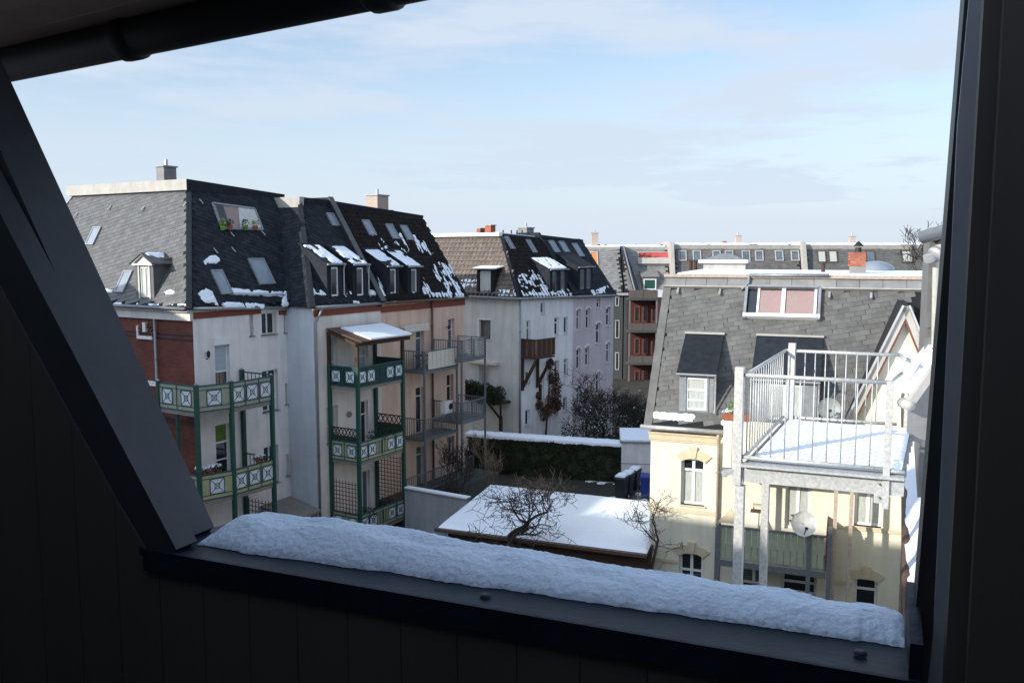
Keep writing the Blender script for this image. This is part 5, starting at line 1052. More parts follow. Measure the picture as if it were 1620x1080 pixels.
MB().pbox(PT_, ta0 - .05, ta0 + .85, zt0, zt0 + .22, -.25, .05).build('box', 'terracotta', pb_); leafcloud(MB(), PT_.p(ta0 + .35, zt0 + .42, -.1), (.3, .12, .25), 90, .05).build('foliage', 'leafb', pb_); leafcloud(MB(), PT_.p(ta0 + .2, zt0 + .3, -.1), (.3, .12, .08), 60, .06).build('snow', 'snow', pb_)
# columns under terrace
for px in (1172, 1322, 1347): a = PT_.hit(px, 800)[0]; MB().pbox(PT_, a - .06, a + .06, G, zt1_ - .2, -.14, -.02).build('post', 'palebrick' if px != 1172 else 'greyrender', tr)
# lower slatted balcony of E
sL = 1.7; PL_ = Plane(E0 - qe * sL, ee, UP); la0, la1 = PL_.hit(1137, 830)[0], PL_.hit(1308, 850)[0]; zl0, zl1 = PL_.hit(1200, 901)[1], PL_.hit(1200, 836)[1]
lbk = thing('slatted_balcony', PL_.p((la0 + la1) / 2, zl0), 'pale slatted balcony with grey steel frame low on the cream house', 'balcony')
MB().pbox(PL_, la0, la1, zl0, zl0 + .22, -sL + .02, .05).build('platform', 'galvdark', lbk)
k = la0 + .05
while k < la1 - .1: MB().pbox(PL_, k, k + .19, zl0 + .3, zl1 - .06, -.03, 0).build('slat', 'palegreen', lbk); k += .215
MB().pbox(PL_, la0, la1, zl1 - .06, zl1, -.06, .04).build('handrail', 'galvdark', lbk)
for a in (la0, la1 - .55, la1 + .1): MB().pbox(PL_, a - .07, a + .07, G, zl1 + (.3 if a > la1 else 0), -.13, .045).build('post', 'galvdark', lbk)
PLs = Plane(PL_.p(la1, 0, -sL), PL_.n, UP); MB().pbox(PLs, 0, sL, zl0 + .25, zl1 + .2, -.02, .02).build('side_panel', 'redwood', lbk)
# satellite dishes
def dishobj(c, nrm, r, m_, label, foot):
    o = thing('satellite_dish', foot, label, 'satellite dish'); nrm = V(nrm).normalized()
    MB().disc(c, nrm, r, .06).build('reflector', m_, o, smooth=True); MB().bar(c - nrm * .12, foot, .05).build('mast', 'galvdark', o)
    f = c + nrm * r * .85 - V((0, 0, r * .3)); MB().bar(c - V((0, 0, r * .95)), f, .03).build('arm', 'galvdark', o); MB().tube([f - nrm * .05, f + nrm * .08], .05, 8).build('receiver', 'blackplastic', o)
PLd = Plane(E0 - qe * (sL + .35), ee, UP); c = PLd.p(*PLd.hit(1272, 828)); dishobj(c, V((-.1, -1, .22)), 20.5 / 1400 * c.y, 'dish', 'white rust spotted satellite dish on the rail of the slatted balcony', PL_.p(PL_.hit(1266, 850)[0], zl1 - .1))
c = SE.p(*SE.hit(1312, 646), .6); 
c = at_y(1312, 646, 24.0); foot = PT_.p(PT_.hit(1310, 680)[0], zt0 + .1); c = PT_.p(*PT_.hit(1312, 646), -.0); dishobj(c, V((-.25, -1, .3)), 17.5 / 1400 * c.y, 'dishgrey', 'grey mesh satellite dish behind the bars of the steel balcony', c - V((0, 0, .75)) )
# bird table and clutter on lower balcony
bt_ = thing('folded_parasol', PL_.p(PL_.hit(1150, 830)[0], zl1), 'folded wooden table top leaning on the slatted balcony behind the steel post', 'table'); P_ = PL_; a = PL_.hit(1150, 830)[0]
MB().prism([P_.p(a - .35, zl1 + .02, -.2), P_.p(a + .35, zl1 + .02, -.2), P_.p(a + .1, zl1 + .55, -.2)], qe * .05).build('tabletop', 'creamstone', bt_)
bt_ = thing('bird_feeder', PL_.p(PL_.hit(1200, 830)[0], zl1), 'small bird feeder on a thin pole above the slatted balcony', 'bird feeder'); a = PL_.hit(1200, 815)[0]; zf = PL_.hit(1200, 812)[1]
MB().bar(P_.p(a, zl1, -.2), P_.p(a, zf, -.2), .03).build('pole', 'galvdark', bt_); MB().pbox(P_, a - .28, a + .28, zf, zf + .05, -.35, -.05).build('tray', 'woodframe', bt_); MB().pbox(P_, a - .22, a + .22, zf + .2, zf + .26, -.33, -.07).build('roof', 'creamstone', bt_)
for k in (-.18, .18): MB().pbox(P_, a + k - .02, a + k + .02, zf + .05, zf + .2, -.22, -.18).build('upright', 'woodframe', bt_)
# ================================================================== STEEL BALCONY (near)
DZ = -2.62; f0 = at_z(1176, 729, DZ); f1_ = at_z(1398, 748, DZ); ft = V(((f1_ - f0).x, (f1_ - f0).y, 0)); Lf = ft.length; ft.normalize()
fo = V((-ft.y, ft.x, 0)); b0p = at_z(1239, 664, DZ); DPT = (b0p - f0).dot(fo); sk = (b0p - f0).dot(ft) / DPT; fo = (fo + ft * sk).normalized(); DPT = (b0p - f0).length
sb = thing('steel_balcony', f0 + ft * 1 + fo * 1, 'galvanised steel balcony with barred railings and snow covered deck', 'balcony')
def SBp(a, b, z=0): return f0 + ft * a + fo * b + V((0, 0, z))
LT = (at_z(1431, 751, DZ) - f0).dot(ft)
def rod(p, q, r, name, parent=sb, m_='galv', nn=8): return MB().tube([p, q], r, nn).build(name, m_, parent, smooth=True)
HR = 1.08
for (a0, b0, a1, b1, nbar) in ((0, 0, Lf, 0, 10), (0, 0, 0, DPT, 17), (0, DPT, Lf, DPT, 11)):
    top = rod(SBp(a0, b0, HR), SBp(a1, b1, HR), .026, 'handrail'); rod(SBp(a0, b0, .05), SBp(a1, b1, .05), .024, 'bottom_rail')
    for k in range(1, nbar): f = k / nbar; rod(SBp(a0 + (a1 - a0) * f, b0 + (b1 - b0) * f, .05), SBp(a0 + (a1 - a0) * f, b0 + (b1 - b0) * f, HR), .0085, 'baluster', nn=6)
rod(SBp(Lf, DPT, HR), SBp(Lf + .1, DPT * .8, HR), .026, 'handrail'); rod(SBp(Lf, 0, HR - .02), SBp(Lf + .12, DPT * .25, HR + .02), .022, 'handrail')
rod(SBp(Lf, 0, .03), SBp(LT, 0, .03), .024, 'bottom_rail')
def sq(a, b, z0, z1, w_, name='post', m_='galv'): p = SBp(a, b); return MB().bar(V((p.x, p.y, z0)), V((p.x, p.y, z1)), w_).build(name, m_, sb)
sq(-.07, 0, DZ - .3, DZ + HR + .1, .105); sq(-.03, .0, G, DZ - .31, .11); sq(Lf + .03, 0, DZ - .42, DZ + HR + .02, .075); sq(Lf + .12, DPT, DZ, DZ + HR, .06); sq(.1, DPT, DZ - .28, DZ + HR + .12, .1)
# rear support post seen under the deck
pp = at_z(1205, 762, DZ - .3); MB().bar(V((*SBp(.0, DPT * .55).xy, G)), V((*SBp(.0, DPT * .55).xy, DZ - .31)), .10).build('post', 'galv', sb)
# deck frame
def beam(a0, b0, a1, b1, z0, z1, w_, name, m_='galv'):
    p, q = SBp(a0, b0), SBp(a1, b1); MB().bar(V((p.x, p.y, (DZ + z0 + DZ + z1) / 2)), V((q.x, q.y, (DZ + z0 + DZ + z1) / 2)), w_, z1 - z0).build(name, m_, sb)
beam(-.0, .02, LT, .02, -.26, -.055, .05, 'front_beam'); beam(-.02, -.03, LT, -.03, -.05, -.02, .16, 'front_flange'); beam(0, .1, 0, DPT, -.26, -.055, .05, 'side_beam'); beam(0, DPT, LT, DPT, -.26, -.055, .05, 'rear_beam')
for k in range(1, 4): beam(0, DPT * k / 4, LT, DPT * k / 4, -.2, -.06, .05, 'joist')
MB().hexa([SBp(.02, .05, -.04), SBp(LT, .05, -.04), SBp(LT, DPT - .02, -.04), SBp(.02, DPT - .02, -.04), SBp(.02, .05, -.012), SBp(LT, .05, -.012), SBp(LT, DPT - .02, -.012), SBp(.02, DPT - .02, -.012)]).build('deck', 'galvdark', sb)
sn = MB(); na, nb_ = 40, 220
for i in range(na + 1):
    for j in range(nb_ + 1):
        a = .06 + (LT - .1) * i / na; b = .1 + (DPT - .2) * j / nb_; e = min(i, na - i, j, nb_ - j)
        ridge = .0045 * math.sin((b + a * .12) * 2 * math.pi / .12) ; h_ = .03 + .012 * noise.noise(V((a * 2, b * 2, 3))) + ridge if e > 0 else -.01
        if a > Lf + .1 and b < .55 + .25 * noise.noise(V((a * 3, 0, 1))) + (a - Lf) * .2: h_ = -.011
        sn.v.append(SBp(a, b, h_))
for i in range(na):
    for j in range(nb_): k = i * (nb_ + 1) + j; sn.f.append((k, k + nb_ + 1, k + nb_ + 2, k + 1))
sn.build('deck_snow', 'snow', sb, smooth=True, kind='stuff')
MB().bar(SBp(-.02, .0, -.1), SBp(-.25, -.05, -.18), .06).build('bracket', 'galv', sb)
# bolts plate on right post
for z in (-.12, -.28): p = SBp(Lf - .05, -.05, z); MB().tube([p, p - fo * .03], .014, 6).build('bolt', 'zinc', sb)
MB().bar(SBp(Lf - .05, -.02, -.1), SBp(Lf - .05, -.02, -.36), .09, .02, up=fo).build('post_plate', 'galv', sb)
# ================================================================== RIGHT WING ROOF AND DORMER (seen at right edge)
W0 = at_y(1450, 950, 11.0); zw = W0.z
zw = -4.75; w0 = at_z(1447, 950, zw); w1 = at_z(1434, 625, zw); wd = V(((w1 - w0).x, (w1 - w0).y, 0)).normalized(); wr = V((wd.y, -wd.x, 0))
wg = thing('side_wing', (w0 + wr * 3) + V((0, 0, G - zw)), 'snow covered tiled roof wing running away along the right edge of the view', 'house')
LWg = (w1 - w0).length
w00 = w0 - wd * 5
RS = Plane(w00, wd, wr * 1.0 + V((0, 0, 1.05)));
if RS.n.z < 0: RS.n = -RS.n
top_b = 5.2
mb = MB(); a1 = LWg + 5
mb.prism([RS.p(0, 0), RS.p(0, top_b), RS.p(0, 0) + wr * 8], wd * a1); mb.build('roof', 'roofdark', wg)
MB().prism([w00 + wr * .3, w00 + wr * 8, V((*(w00 + wr * 8).xy, G)), V((*(w00 + wr * .3).xy, G))], wd * a1).build('wall', 'cream', wg)
cells = 0; lump = MB(); na, nb_ = 110, 40
for i in range(na + 1):
    for j in range(nb_ + 1):
        a = a1 * i / na; b = top_b * j / nb_; h_ = .12 + .16 * noise.noise(V((a * 1.1, b * 1.6, 9))) + .07 * noise.noise(V((a * 3.7, b * 3.7, 2))); lump.v.append(RS.p(a, b, max(h_, -.02)))
for i in range(na):
    for j in range(nb_): k = i * (nb_ + 1) + j; lump.f.append((k, k + 1, k + nb_ + 2, k + nb_ + 1))
lump.build('roof_snow', 'snow', wg, smooth=True, kind='stuff')
pipe('gutter', [w00 - wr * .08, w1 - wr * .08], .085, 'copper', wg)
wpt = w0 + wd * 3 - wr * .1; pipe('downpipe', [wpt, V((wpt.x, wpt.y, G))], .06, 'copper', wg)
# projecting slate clad dormer with gutters and three pipes
YD = 14.0
def XD(px, py=500): return at_y(px, py, YD)
x0 = XD(1459).x; z_t = XD(1480, 372).z; z_b = XD(1480, 690).z
wdm = thing('slate_dormer', (x0 + 1.2, YD, z_b), 'slate clad dormer with grey gutters and downpipes at the right edge of the view', 'dormer')
DPn = Plane((x0, YD, 0), (1, 0, 0), UP)
wdd = wd * 4.0
def WQ(x, f, z): return V((x, YD, z)) + wdd * f
sl0 = MB().hexa([WQ(x0 + .06, 0, z_b - 1), WQ(x0 + 3, 0, z_b - 1), WQ(x0 + 3, 1, z_b - 1), WQ(x0 + .06, 1, z_b - 1), WQ(x0 + .06, 0, z_t), WQ(x0 + 3, 0, z_t), WQ(x0 + 3, 1, z_t), WQ(x0 + .06, 1, z_t)]).build('body', 'slateA', wdm)
slates(DPn, [(.08, z_b), (.9, z_b), (.9, z_t), (.08, z_t)], .26, .2, 'slateA', wdm, ang=math.radians(8), nparts=60, lift=.015, near=True)
pp_ = mat('weathered_pipe_metal', (.42, .42, .38), .6, .15, 7, .1, 40)
def dp_(px, ya, yb, r, dy, m_=pp_, kink=True):
    a = XD(px + 2, ya); b = XD(px - 2, yb); Y = -dy
    pts = [V((a.x + .10, YD + Y - .25, a.z + .25)), V((a.x, YD + Y - .05, a.z)), V((b.x, YD + Y - .05, b.z))] if kink else [V((a.x, YD + Y, a.z)), V((b.x, YD + Y, b.z))]
    return pipe('downpipe', pts, r, m_, wdm, 2)
dp_(1472, 415, 655, .055, .1); dp_(1487, 395, 632, .06, .12); dp_(1498, 380, 700, .085, .12, kink=False)
g0 = XD(1459, 408); g1 = XD(1512, 338); pipe('gutter', [V((g0.x - .12, YD - .25, g0.z + .32)), V((g1.x + .5, YD - 3.4, g1.z + .32))], .10, 'lead', wdm); 
MB().hexa([WQ(x0 + .02, -.05, z_t - .05), WQ(x0 + 3, -.05, z_t - .05), WQ(x0 + 3, 1, z_t - .05), WQ(x0 + .02, 1, z_t - .05), WQ(x0 + .02, -.05, z_t + .12), WQ(x0 + 3, -.05, z_t + .12), WQ(x0 + 3, 1, z_t + .12), WQ(x0 + .02, 1, z_t + .12)]).build('eaves', 'paleband', wdm)
p = XD(1452, 410); q = XD(1470, 398); MB().bar(V((p.x, YD - .3, p.z)), V((q.x + .1, YD - .2, q.z)), .12, .12).build('outlet', 'zinc', wdm)
for (pa_, pb2) in (((1464, 402), (1516, 350)), ((1484, 376), (1530, 322))):
    u, v_ = XD(*pa_), XD(*pb2); MB().tube([u - V((0, .35, 0)), v_ - V((0, .35, 0))], [.10, .10], 12).build('gutter', pp_, wdm, smooth=True); MB().tube([u - V((.02, .36, .02)), u - V((-.04, .34, -.03))], [.13, .13], 12).build('gutter_end', 'zinc', wdm, smooth=True)
# lower snow-capped cross gutter piece by the wing
YN = 12.4
def XN(px, py): return at_y(px, py, YN)
c0, c1 = XN(1437, 640), XN(1486, 572); ob = thing('roof_verge', c0, 'diagonal pale metal verge with gutter end on the snowy wing roof', 'roof edge')
MB().bar(c0, c1, .12, .10).build('verge_board', 'paleband', ob); MB().tube([c0 - V((.02, .10, 0)), c0 + V((0, .2, 0))], .075, 14).build('gutter_end', pp_, ob, smooth=True)
cb0, cb1 = V((c0.x, c0.y, c0.z - .55)), V((c1.x, c1.y, c0.z - .55))
MB().prism([c0 + wd * .1, c1 + wd * .1, cb1 + wd * .1, cb0 + wd * .1], wd * 2.5).build('cheek', 'slateA', ob)
up2 = V((0, 0, 1)); VP_ = Plane(c0 + up2 * .07, (c1 - c0), wd)
if VP_.n.z < 0: VP_ = Plane(c0 + up2 * .07, (c1 - c0), wd); VP_.n = -VP_.n
snow_on(VP_, [(.02, .02), ((c1 - c0).length, .02), ((c1 - c0).length, 2.4), (.02, 2.4)], ob, -.6, .05, .16, seed=201, edge=.08)
# ================================================================== COURTYARD
# shed with snowy roof
SZ = -11.0; s00 = at_z(693, 833, SZ); s01 = at_z(775, 767, SZ); s10 = at_z(1030, 875, SZ); su = V(((s10 - s00).x, (s10 - s00).y, 0)).normalized(); sv = V(((s01 - s00).x, (s01 - s00).y, 0)); sl_ = sv.length; sv.normalize()
sh = thing('garage_shed', s00 + su * 6 + sv * 3 + V((0, 0, G - SZ)), 'long low shed with a wide snow covered roof in the courtyard', 'shed'); LS = (s10 - s00).length - .15
def S_(a, b, z): return V((*(s00 + su * a + sv * b).xy, z))
MB().hexa([S_(.3, .35, G), S_(LS, .35, G), S_(LS, sl_ - .3, G), S_(.3, sl_ - .3, G), S_(.3, .35, SZ - .15), S_(LS, .35, SZ - .15), S_(LS, sl_ - .3, SZ - .15), S_(.3, sl_ - .3, SZ - .15)]).build('wall', 'timber', sh)
MB().hexa([S_(0, 0, SZ - .15), S_(LS, 0, SZ - .15), S_(LS, sl_, SZ - .15), S_(0, sl_, SZ - .15), S_(0, 0, SZ - .03), S_(LS, 0, SZ - .03), S_(LS, sl_, SZ - .03), S_(0, sl_, SZ - .03)]).build('roof', 'redwood', sh)
MB().bar(S_(-.1, -.08, SZ - .1), S_(LS, -.08, SZ - .1), .14, .12).build('gutter', 'copper', sh); MB().tube([S_(.35, -.05, SZ - .15), S_(.35, -.05, G)], .05, 8).build('downpipe', 'lead', sh)
sn = MB(); na, nb_ = 90, 40
for i in range(na + 1):
    for j in range(nb_ + 1):
        a = LS * i / na; b = sl_ * j / nb_; e = min(i, na - i, j, nb_ - j); z = SZ + (.07 + .035 * noise.noise(V((a * .5, b * .5, 4))) + .01 * noise.noise(V((a * 3, b * 3, 4))) if e > 0 else -.028); sn.v.append(S_(a, b, z))
for i in range(na):
    for j in range(nb_): k = i * (nb_ + 1) + j; sn.f.append((k, k + nb_ + 1, k + nb_ + 2, k + 1))
sn.build('roof_snow', 'snow', sh, smooth=True, kind='stuff')
# plastered wall left of the shed
Pw = Plane(PB.p(4.1, 0, 1.9), n, UP); Pw.n = -d; zwt = -11.45
gw = thing('garden_wall', Pw.p(1.7, G), 'grey plastered courtyard wall capped with snow between green tower and shed', 'wall')
o = MB().pbox(Pw, 0, 3.6, G, zwt, -.15, .15).build('wall', 'greyrender', gw); MB().pbox(Pw, 0, 3.6, zwt, zwt + .07, -.2, .2).build('coping', 'concrete', gw); MB().pbox(Pw, .0, 3.62, zwt + .072, zwt + .13, -.17, .17).build('snow_cap', 'snow', gw, kind='stuff')
MB().pbox(PB, 4.2, 12, G, -12.3, .02, 2.2).build('terrace', 'dgrey', label='raised dark terrace slab in front of the pink house ground floor', cat='terrace')
# hedge
hz0, hz1 = at_z(738, 687, -11.2), at_z(981, 703, -11.2); Ph = Plane(V((hz0.x, hz0.y, 0)), V(((hz1 - hz0).x, (hz1 - hz0).y, 0)), UP); LH = (hz1 - hz0).length
hg = thing('hedge', Ph.p(LH / 2, G, -.6), 'tall dark clipped hedge with a layer of snow along its top', 'hedge')
MB().pbox(Ph, .1, LH, G, -11.3, -1.1, -.1).build('core', 'hedge', hg)
lc = MB()
for k in range(11000): a = rnd.uniform(0, LH); z = rnd.uniform(G, -11.25); leafcloud(lc, Ph.p(a, z, -.08 + .14 * noise.noise(V((a * 2, z * 2, 0)))), (.06, .06, .06), 1, .07)
lc.build('leaves', 'hedge', hg, kind='stuff')
sn = MB(); na = 120
for i in range(na + 1):
    for j, (c, z) in enumerate(((.02, -.08), (.03, .04), (-.1, .13), (-.55, .16), (-1.0, .12), (-1.15, .0))):
        a = -.1 + (LH + .2) * i / na; sn.v.append(Ph.p(a, -11.25 + z + .05 * noise.noise(V((a * 3, j, 0))) - (.09 * abs(noise.noise(V((a * 4, 7, 0)))) if j == 0 else 0), c))
for i in range(na):
    for j in range(5): k = i * 6 + j; sn.f.append((k, k + 6, k + 7, k + 1))
sn.build('snow_layer', 'snow', hg, smooth=True, kind='stuff')
# grey outbuilding right of hedge
gb0 = Ph.p(LH + .1, 0, .1); Pg = Plane(gb0, V((.97, -.1, 0)), UP); ob = thing('outbuilding', Pg.p(2, G, -1.5), 'pale grey rendered outbuilding with snowy roof at the right end of the hedge', 'outbuilding')
zt_ = Pg.hit(1000, 700)[1]; MB().pbox(Pg, 0, 5, G, zt_, -3.4, 0).build('wall', 'dwhite', ob); MB().pbox(Pg, -.1, 5.1, zt_, zt_ + .08, -3.5, .1).build('roof', 'lead', ob); MB().pbox(Pg, -.05, 5.05, zt_ + .08, zt_ + .18, -3.45, .05).build('roof_snow', 'snow', ob, kind='stuff')
MB().pbox(Pg, 0, 5, (G + zt_) / 2 - .02, (G + zt_) / 2 + .02, 0, .015).build('joint', 'lead', ob)
# bins
def bin_(p, yaw, m_, label, s_=1.0, snow=True, group=None):
    c, s = math.cos(yaw), math.sin(yaw); P = Plane(p, (c, s, 0), UP); o = thing('wheelie_bin', p, label, 'bin', group)
    w_, dpt, h_ = .5 * s_, .55 * s_, 1.0 * s_
    b = MB().hexa([P.p(-w_ * .42, .08, .0), P.p(w_ * .42, .08, 0), P.p(w_ * .42, .08, -dpt * .8), P.p(-w_ * .42, .08, -dpt * .8), P.p(-w_ / 2, h_, .05), P.p(w_ / 2, h_, .05), P.p(w_ / 2, h_, -dpt), P.p(-w_ / 2, h_, -dpt)]).build('body', m_, o)
    MB().hexa([P.p(-w_ * .55, h_, .1), P.p(w_ * .55, h_, .1), P.p(w_ * .55, h_, -dpt * 1.06), P.p(-w_ * .55, h_, -dpt * 1.06), P.p(-w_ * .5, h_ + .08, .06), P.p(w_ * .5, h_ + .08, .06), P.p(w_ * .5, h_ + .12, -dpt), P.p(-w_ * .5, h_ + .12, -dpt)]).build('lid', m_, o)
    for k in (-1, 1): MB().tube([P.p(k * w_ * .4 - .03, .1, -dpt * .85), P.p(k * w_ * .4 + .03, .1, -dpt * .85)], .1, 10).build('wheel', 'blackiron', o)
    MB().bar(P.p(-w_ * .4, h_ - .03, -dpt * 1.12), P.p(w_ * .4, h_ - .03, -dpt * 1.12), .03).build('handle', 'blackiron', o)
    if snow: MB().hexa([P.p(-w_ * .48, h_ + .1, .05), P.p(w_ * .48, h_ + .1, .05), P.p(w_ * .48, h_ + .13, -dpt * .98), P.p(-w_ * .48, h_ + .13, -dpt * .98), P.p(-w_ * .4, h_ + .2, 0), P.p(w_ * .4, h_ + .19, 0), P.p(w_ * .4, h_ + .22, -dpt * .9), P.p(-w_ * .4, h_ + .21, -dpt * .9)]).build('snow', 'snow', o, kind='stuff')
GB = 'black bins by the outbuilding'
for k, (px, py, s_) in enumerate(((980, 790, 1.15), (990, 783, 1.1), (1001, 776, 1.1))): bin_(at_z(px, py, G), -.5, 'blackplastic', ['black wheelie bin with snowy lid, nearest of the three by the outbuilding', 'black wheelie bin with snowy lid, middle of the three by the outbuilding', 'black wheelie bin with snowy lid, farthest of the three by the outbuilding'][k], s_, True, GB)
bin_(at_z(1021, 788, G), -.2, 'blueplastic', 'blue wheelie bin beside the corner of the cream house', 1.15, False)
# snow remains on ground
for i, (px, py, r_) in enumerate(((962, 762, 1.2), (985, 790, 1.1), (1003, 782, .8), (455, 800, .8))):
    c = at_z(px, py, G); Pn = Plane(c + V((0, 0, .0)), (1, 0, 0), (0, 1, 0)); poly = [(math.cos(a) * r_ * 1.3, math.sin(a) * r_ * .6) for a in [k * math.pi / 5 for k in range(10)]]
    o = snow_on(Pn, poly, None, -.05, .12, .05, seed=90 + i, name='snow_patch', edge=.2)
    if o: setp(o, ['thin streak of snow on the dark garden ground before the hedge', 'patch of snow around the black bins', 'small snow patch between the bins and the blue bin', 'snow patch at the foot of the white house'][i], 'snow')
# small lean-to roof at foot of A/B corner
P_ = Plane(J0, n, UP); q = [at_z(455, 785, -12.3 + .9), at_z(487, 803, -11.9 + .2), at_z(440, 812, -12.0), at_z(430, 800, -11.6)]
c0 = LA(5.0, .1); c1_ = LA(5.0, 2.0); c2 = LA(3.2, 2.0); c3 = LA(3.2, .1)
zz = PJ.hit(458, 786)[1]; MB().prism([V((*p.xy, zz - (.35 if i in (1, 2) else 0))) for i, p in enumerate((c0, c1_, c2, c3))], V((0, 0, .1))).build('porch_roof', 'concrete', label='small lean-to porch roof in the corner at the foot of the white house', cat='roof')
# ================================================================== BARE TREES AND BUSHES
def tree(name, base, h_, label, cat='tree', tl=None, cl=None, lean=V((0, 0, 0)), r0=.12, depth=6, spread=.55, m1='bark', m2='twig', seed=1, trunk_h=.3, up=.15, kids=3, minr=.010, group=None, crown=None):
    R = random.Random(seed); tr = MB(); cr_ = MB(); base = V(base)
    def grow(p, dir_, L_, r, lv):
        pts = [p]; rs = [r]; dcur = dir_.copy(); nseg = 3 if lv < 4 else 2
        for k in range(nseg):
            dcur = (dcur + V((R.gauss(0, .22), R.gauss(0, .22), R.gauss(0, .14) + up * .4))).normalized(); pts.append(pts[-1] + dcur * L_ / nseg); rs.append(max(minr * .8, r * (1 - .38 * (k + 1) / nseg)))
        (tr if lv < 2 else cr_).tube(pts, rs, 6 if lv < 2 else (4 if lv < 4 else 3), cap=False)
        if lv >= depth: return
        nk = kids if lv < depth - 1 else kids
        for k in range(nk):
            f = R.uniform(.45, 1) if k else 1; q = pts[0].lerp(pts[-1], f) if f < 1 else pts[-1]
            if f < 1: i = min(int(f * nseg), nseg - 1); q = pts[i].lerp(pts[i + 1], f * nseg - i)
            nd_ = (dcur * (1 - spread * .5) + V((R.gauss(0, 1), R.gauss(0, 1), R.gauss(0, .6) + up)) .normalized() * spread * R.uniform(.8, 1.6)).normalized()
            grow(q, nd_, (cl * R.uniform(.8, 1.15) if (cl and lv == 0) else L_ * R.uniform(.62, .85)), max(minr, rs[-1] * (.95 if k == 0 else .7)), lv + 1)
    o = thing(name, base, label, cat, group); grow(base, (UP + lean).normalized(), tl or h_ * trunk_h, r0, 0)
    tr.build('trunk', m1, o); cr_.build('crown', m2, o, kind='stuff'); return o
tb_ = at_y(800, 870, 32.6); tree('bare_tree', V((tb_.x + .1, 32.6, G)), 6.4, 'gnarled bare fruit tree spreading over the snowy shed roof', seed=14, r0=.17, lean=V((.02, 0, 0)), spread=.9, tl=2.75, cl=1.5, up=.12, depth=6, minr=.011, kids=3)
tree('bare_tree', V((at_y(1040, 880, 31).x - .1, 31.2, G)), 5.0, 'small bare tree in front of the left corner of the cream house', seed=9, r0=.07, spread=.8, tl=3.0, cl=.75, depth=5, up=.2, minr=.009)
for k, (px, sd_, hh) in enumerate(((700, 3, 4.2), (724, 8, 3.6), (770, 4, 4.6))): p = at_y(px, 780, 44.5); tree('bare_shrub', V((p.x, 44.5 - k * .4, G)), hh, ['thin bare shrub beside the pink house terrace, leftmost', 'thin bare shrub between the pink house and the hedge', 'tall spindly shrub standing against the dark hedge'][k], 'shrub', seed=sd_, r0=.03, spread=.45, trunk_h=.35, m1='twig', m2='twig' if k < 2 else 'paletwig', depth=5, up=.5, minr=.01, group='thin shrubs by the hedge')
for k, (px, Y, hh, sd_) in enumerate(((925, 56, 8.4, 21), (950, 57, 9.0, 22), (975, 57, 7.6, 23), (1000, 58, 7.2, 24), (1018, 57, 6.4, 25))):
    p = at_y(px, 700, Y); tree('bare_bush', V((p.x, Y, G)), hh, ['brown bare bush against the lilac house, leftmost of the thicket', 'tallest bare bush of the thicket in front of the lilac house', 'bare bush in the middle of the thicket beyond the hedge', 'bare bush before the red loggias', 'low bare bush beside the cream house roof edge'][k], 'bush', seed=sd_, r0=.10, spread=.8, trunk_h=.22, kids=3, depth=6, up=.25, minr=.014, m1='twig', m2='twig', group='thicket beyond the hedge')
for k, (px, Y, r_, zz) in enumerate(((925, 55, 1.5, 1.6), (948, 55.5, 1.8, 1.9), (975, 55, 2.0, 2.1), (1003, 56, 2.2, 2.4), (1028, 57, 2.2, 2.6))):
    p = at_y(px, 700, Y); o = thing('evergreen_bush', V((p.x, Y, G)), ['rounded dark evergreen at the foot of the lilac house', 'second dark evergreen of the row beyond the hedge, from the left', 'middle dark evergreen of the row beyond the hedge', 'dark evergreen below the red loggias', 'dark evergreen with snow flecks beside the cream house edge'][k], 'bush', 'evergreens beyond the hedge'); mb = MB()
    for j in range(16): leafcloud(mb, V((p.x + rnd.uniform(-r_, r_) * .8, Y + rnd.uniform(-1, 1), G + zz * .8 + rnd.uniform(-.8, .8) * zz * .7)), (.7, .7, .6), 130, .07)
    mb.build('foliage', 'leaf', o); MB().tube([V((p.x, Y, G)), V((p.x, Y, G + zz))], .08, 6).build('trunk', 'bark', o); mb = MB()
    for j in range(22): leafcloud(mb, V((p.x + rnd.uniform(-r_, r_), Y - rnd.uniform(0, 1.4), G + zz + rnd.uniform(-.5, .9) * zz)), (.25, .2, .06), 3, .045)
    mb.build('snow', 'snow', o, kind='stuff')
p = at_y(1492, 420, 60); tree('bare_tree', V((p.x, 60, -6)), 9.6, 'distant bare tree rising behind the gutters at the right edge', seed=31, r0=.16, spread=.6, trunk_h=.3, depth=6, up=.3, minr=.02, kids=3)
# low shrubs at the terrace of pink house + in shed front
for k, (px, py, Y, r_) in enumerate(((712, 752, 44, .7), (750, 800, 41, .8), (860, 880, 33.4, .9), (940, 890, 32.8, .9), (1000, 895, 32.2, .8), (770, 870, 34.0, .9))):
    p = at_y(px, py, Y); mb = MB(); tw = MB(); p = V((p.x, Y, G + (.9 if k != 0 else 1.3)))
    R = random.Random(60 + k)
    for j in range(70): q = p + V((R.gauss(0, r_ * .4), R.gauss(0, .3), R.uniform(-.8, -.2))); e = q + V((R.gauss(0, .35), R.gauss(0, .35), R.uniform(.5, 1.5))); tw.tube([q, q.lerp(e, .5) + V((R.gauss(0, .08), 0, 0)), e], [.014, .011, .006], 3, cap=False)
    o = thing('twiggy_shrub', V((p.x, p.y, G)), ['dark twiggy shrub on the pink house terrace', 'twiggy shrub with red stems left of the shed', 'brushwood below the shed eave, under the big bare tree', 'brushwood below the shed eave, right of the big bare tree', 'brushwood below the shed eave next to the cream house', 'brushwood below the shed eave, left of the big bare tree'][k], 'shrub', 'brushwood around the shed'); tw.build('twigs', 'vine' if k in (1, 2) else 'twig', o, kind='stuff'); leafcloud(mb, p, (r_, .5, .5), 160, .04).build('leaves', 'vine' if k > 1 else 'leaf', o)
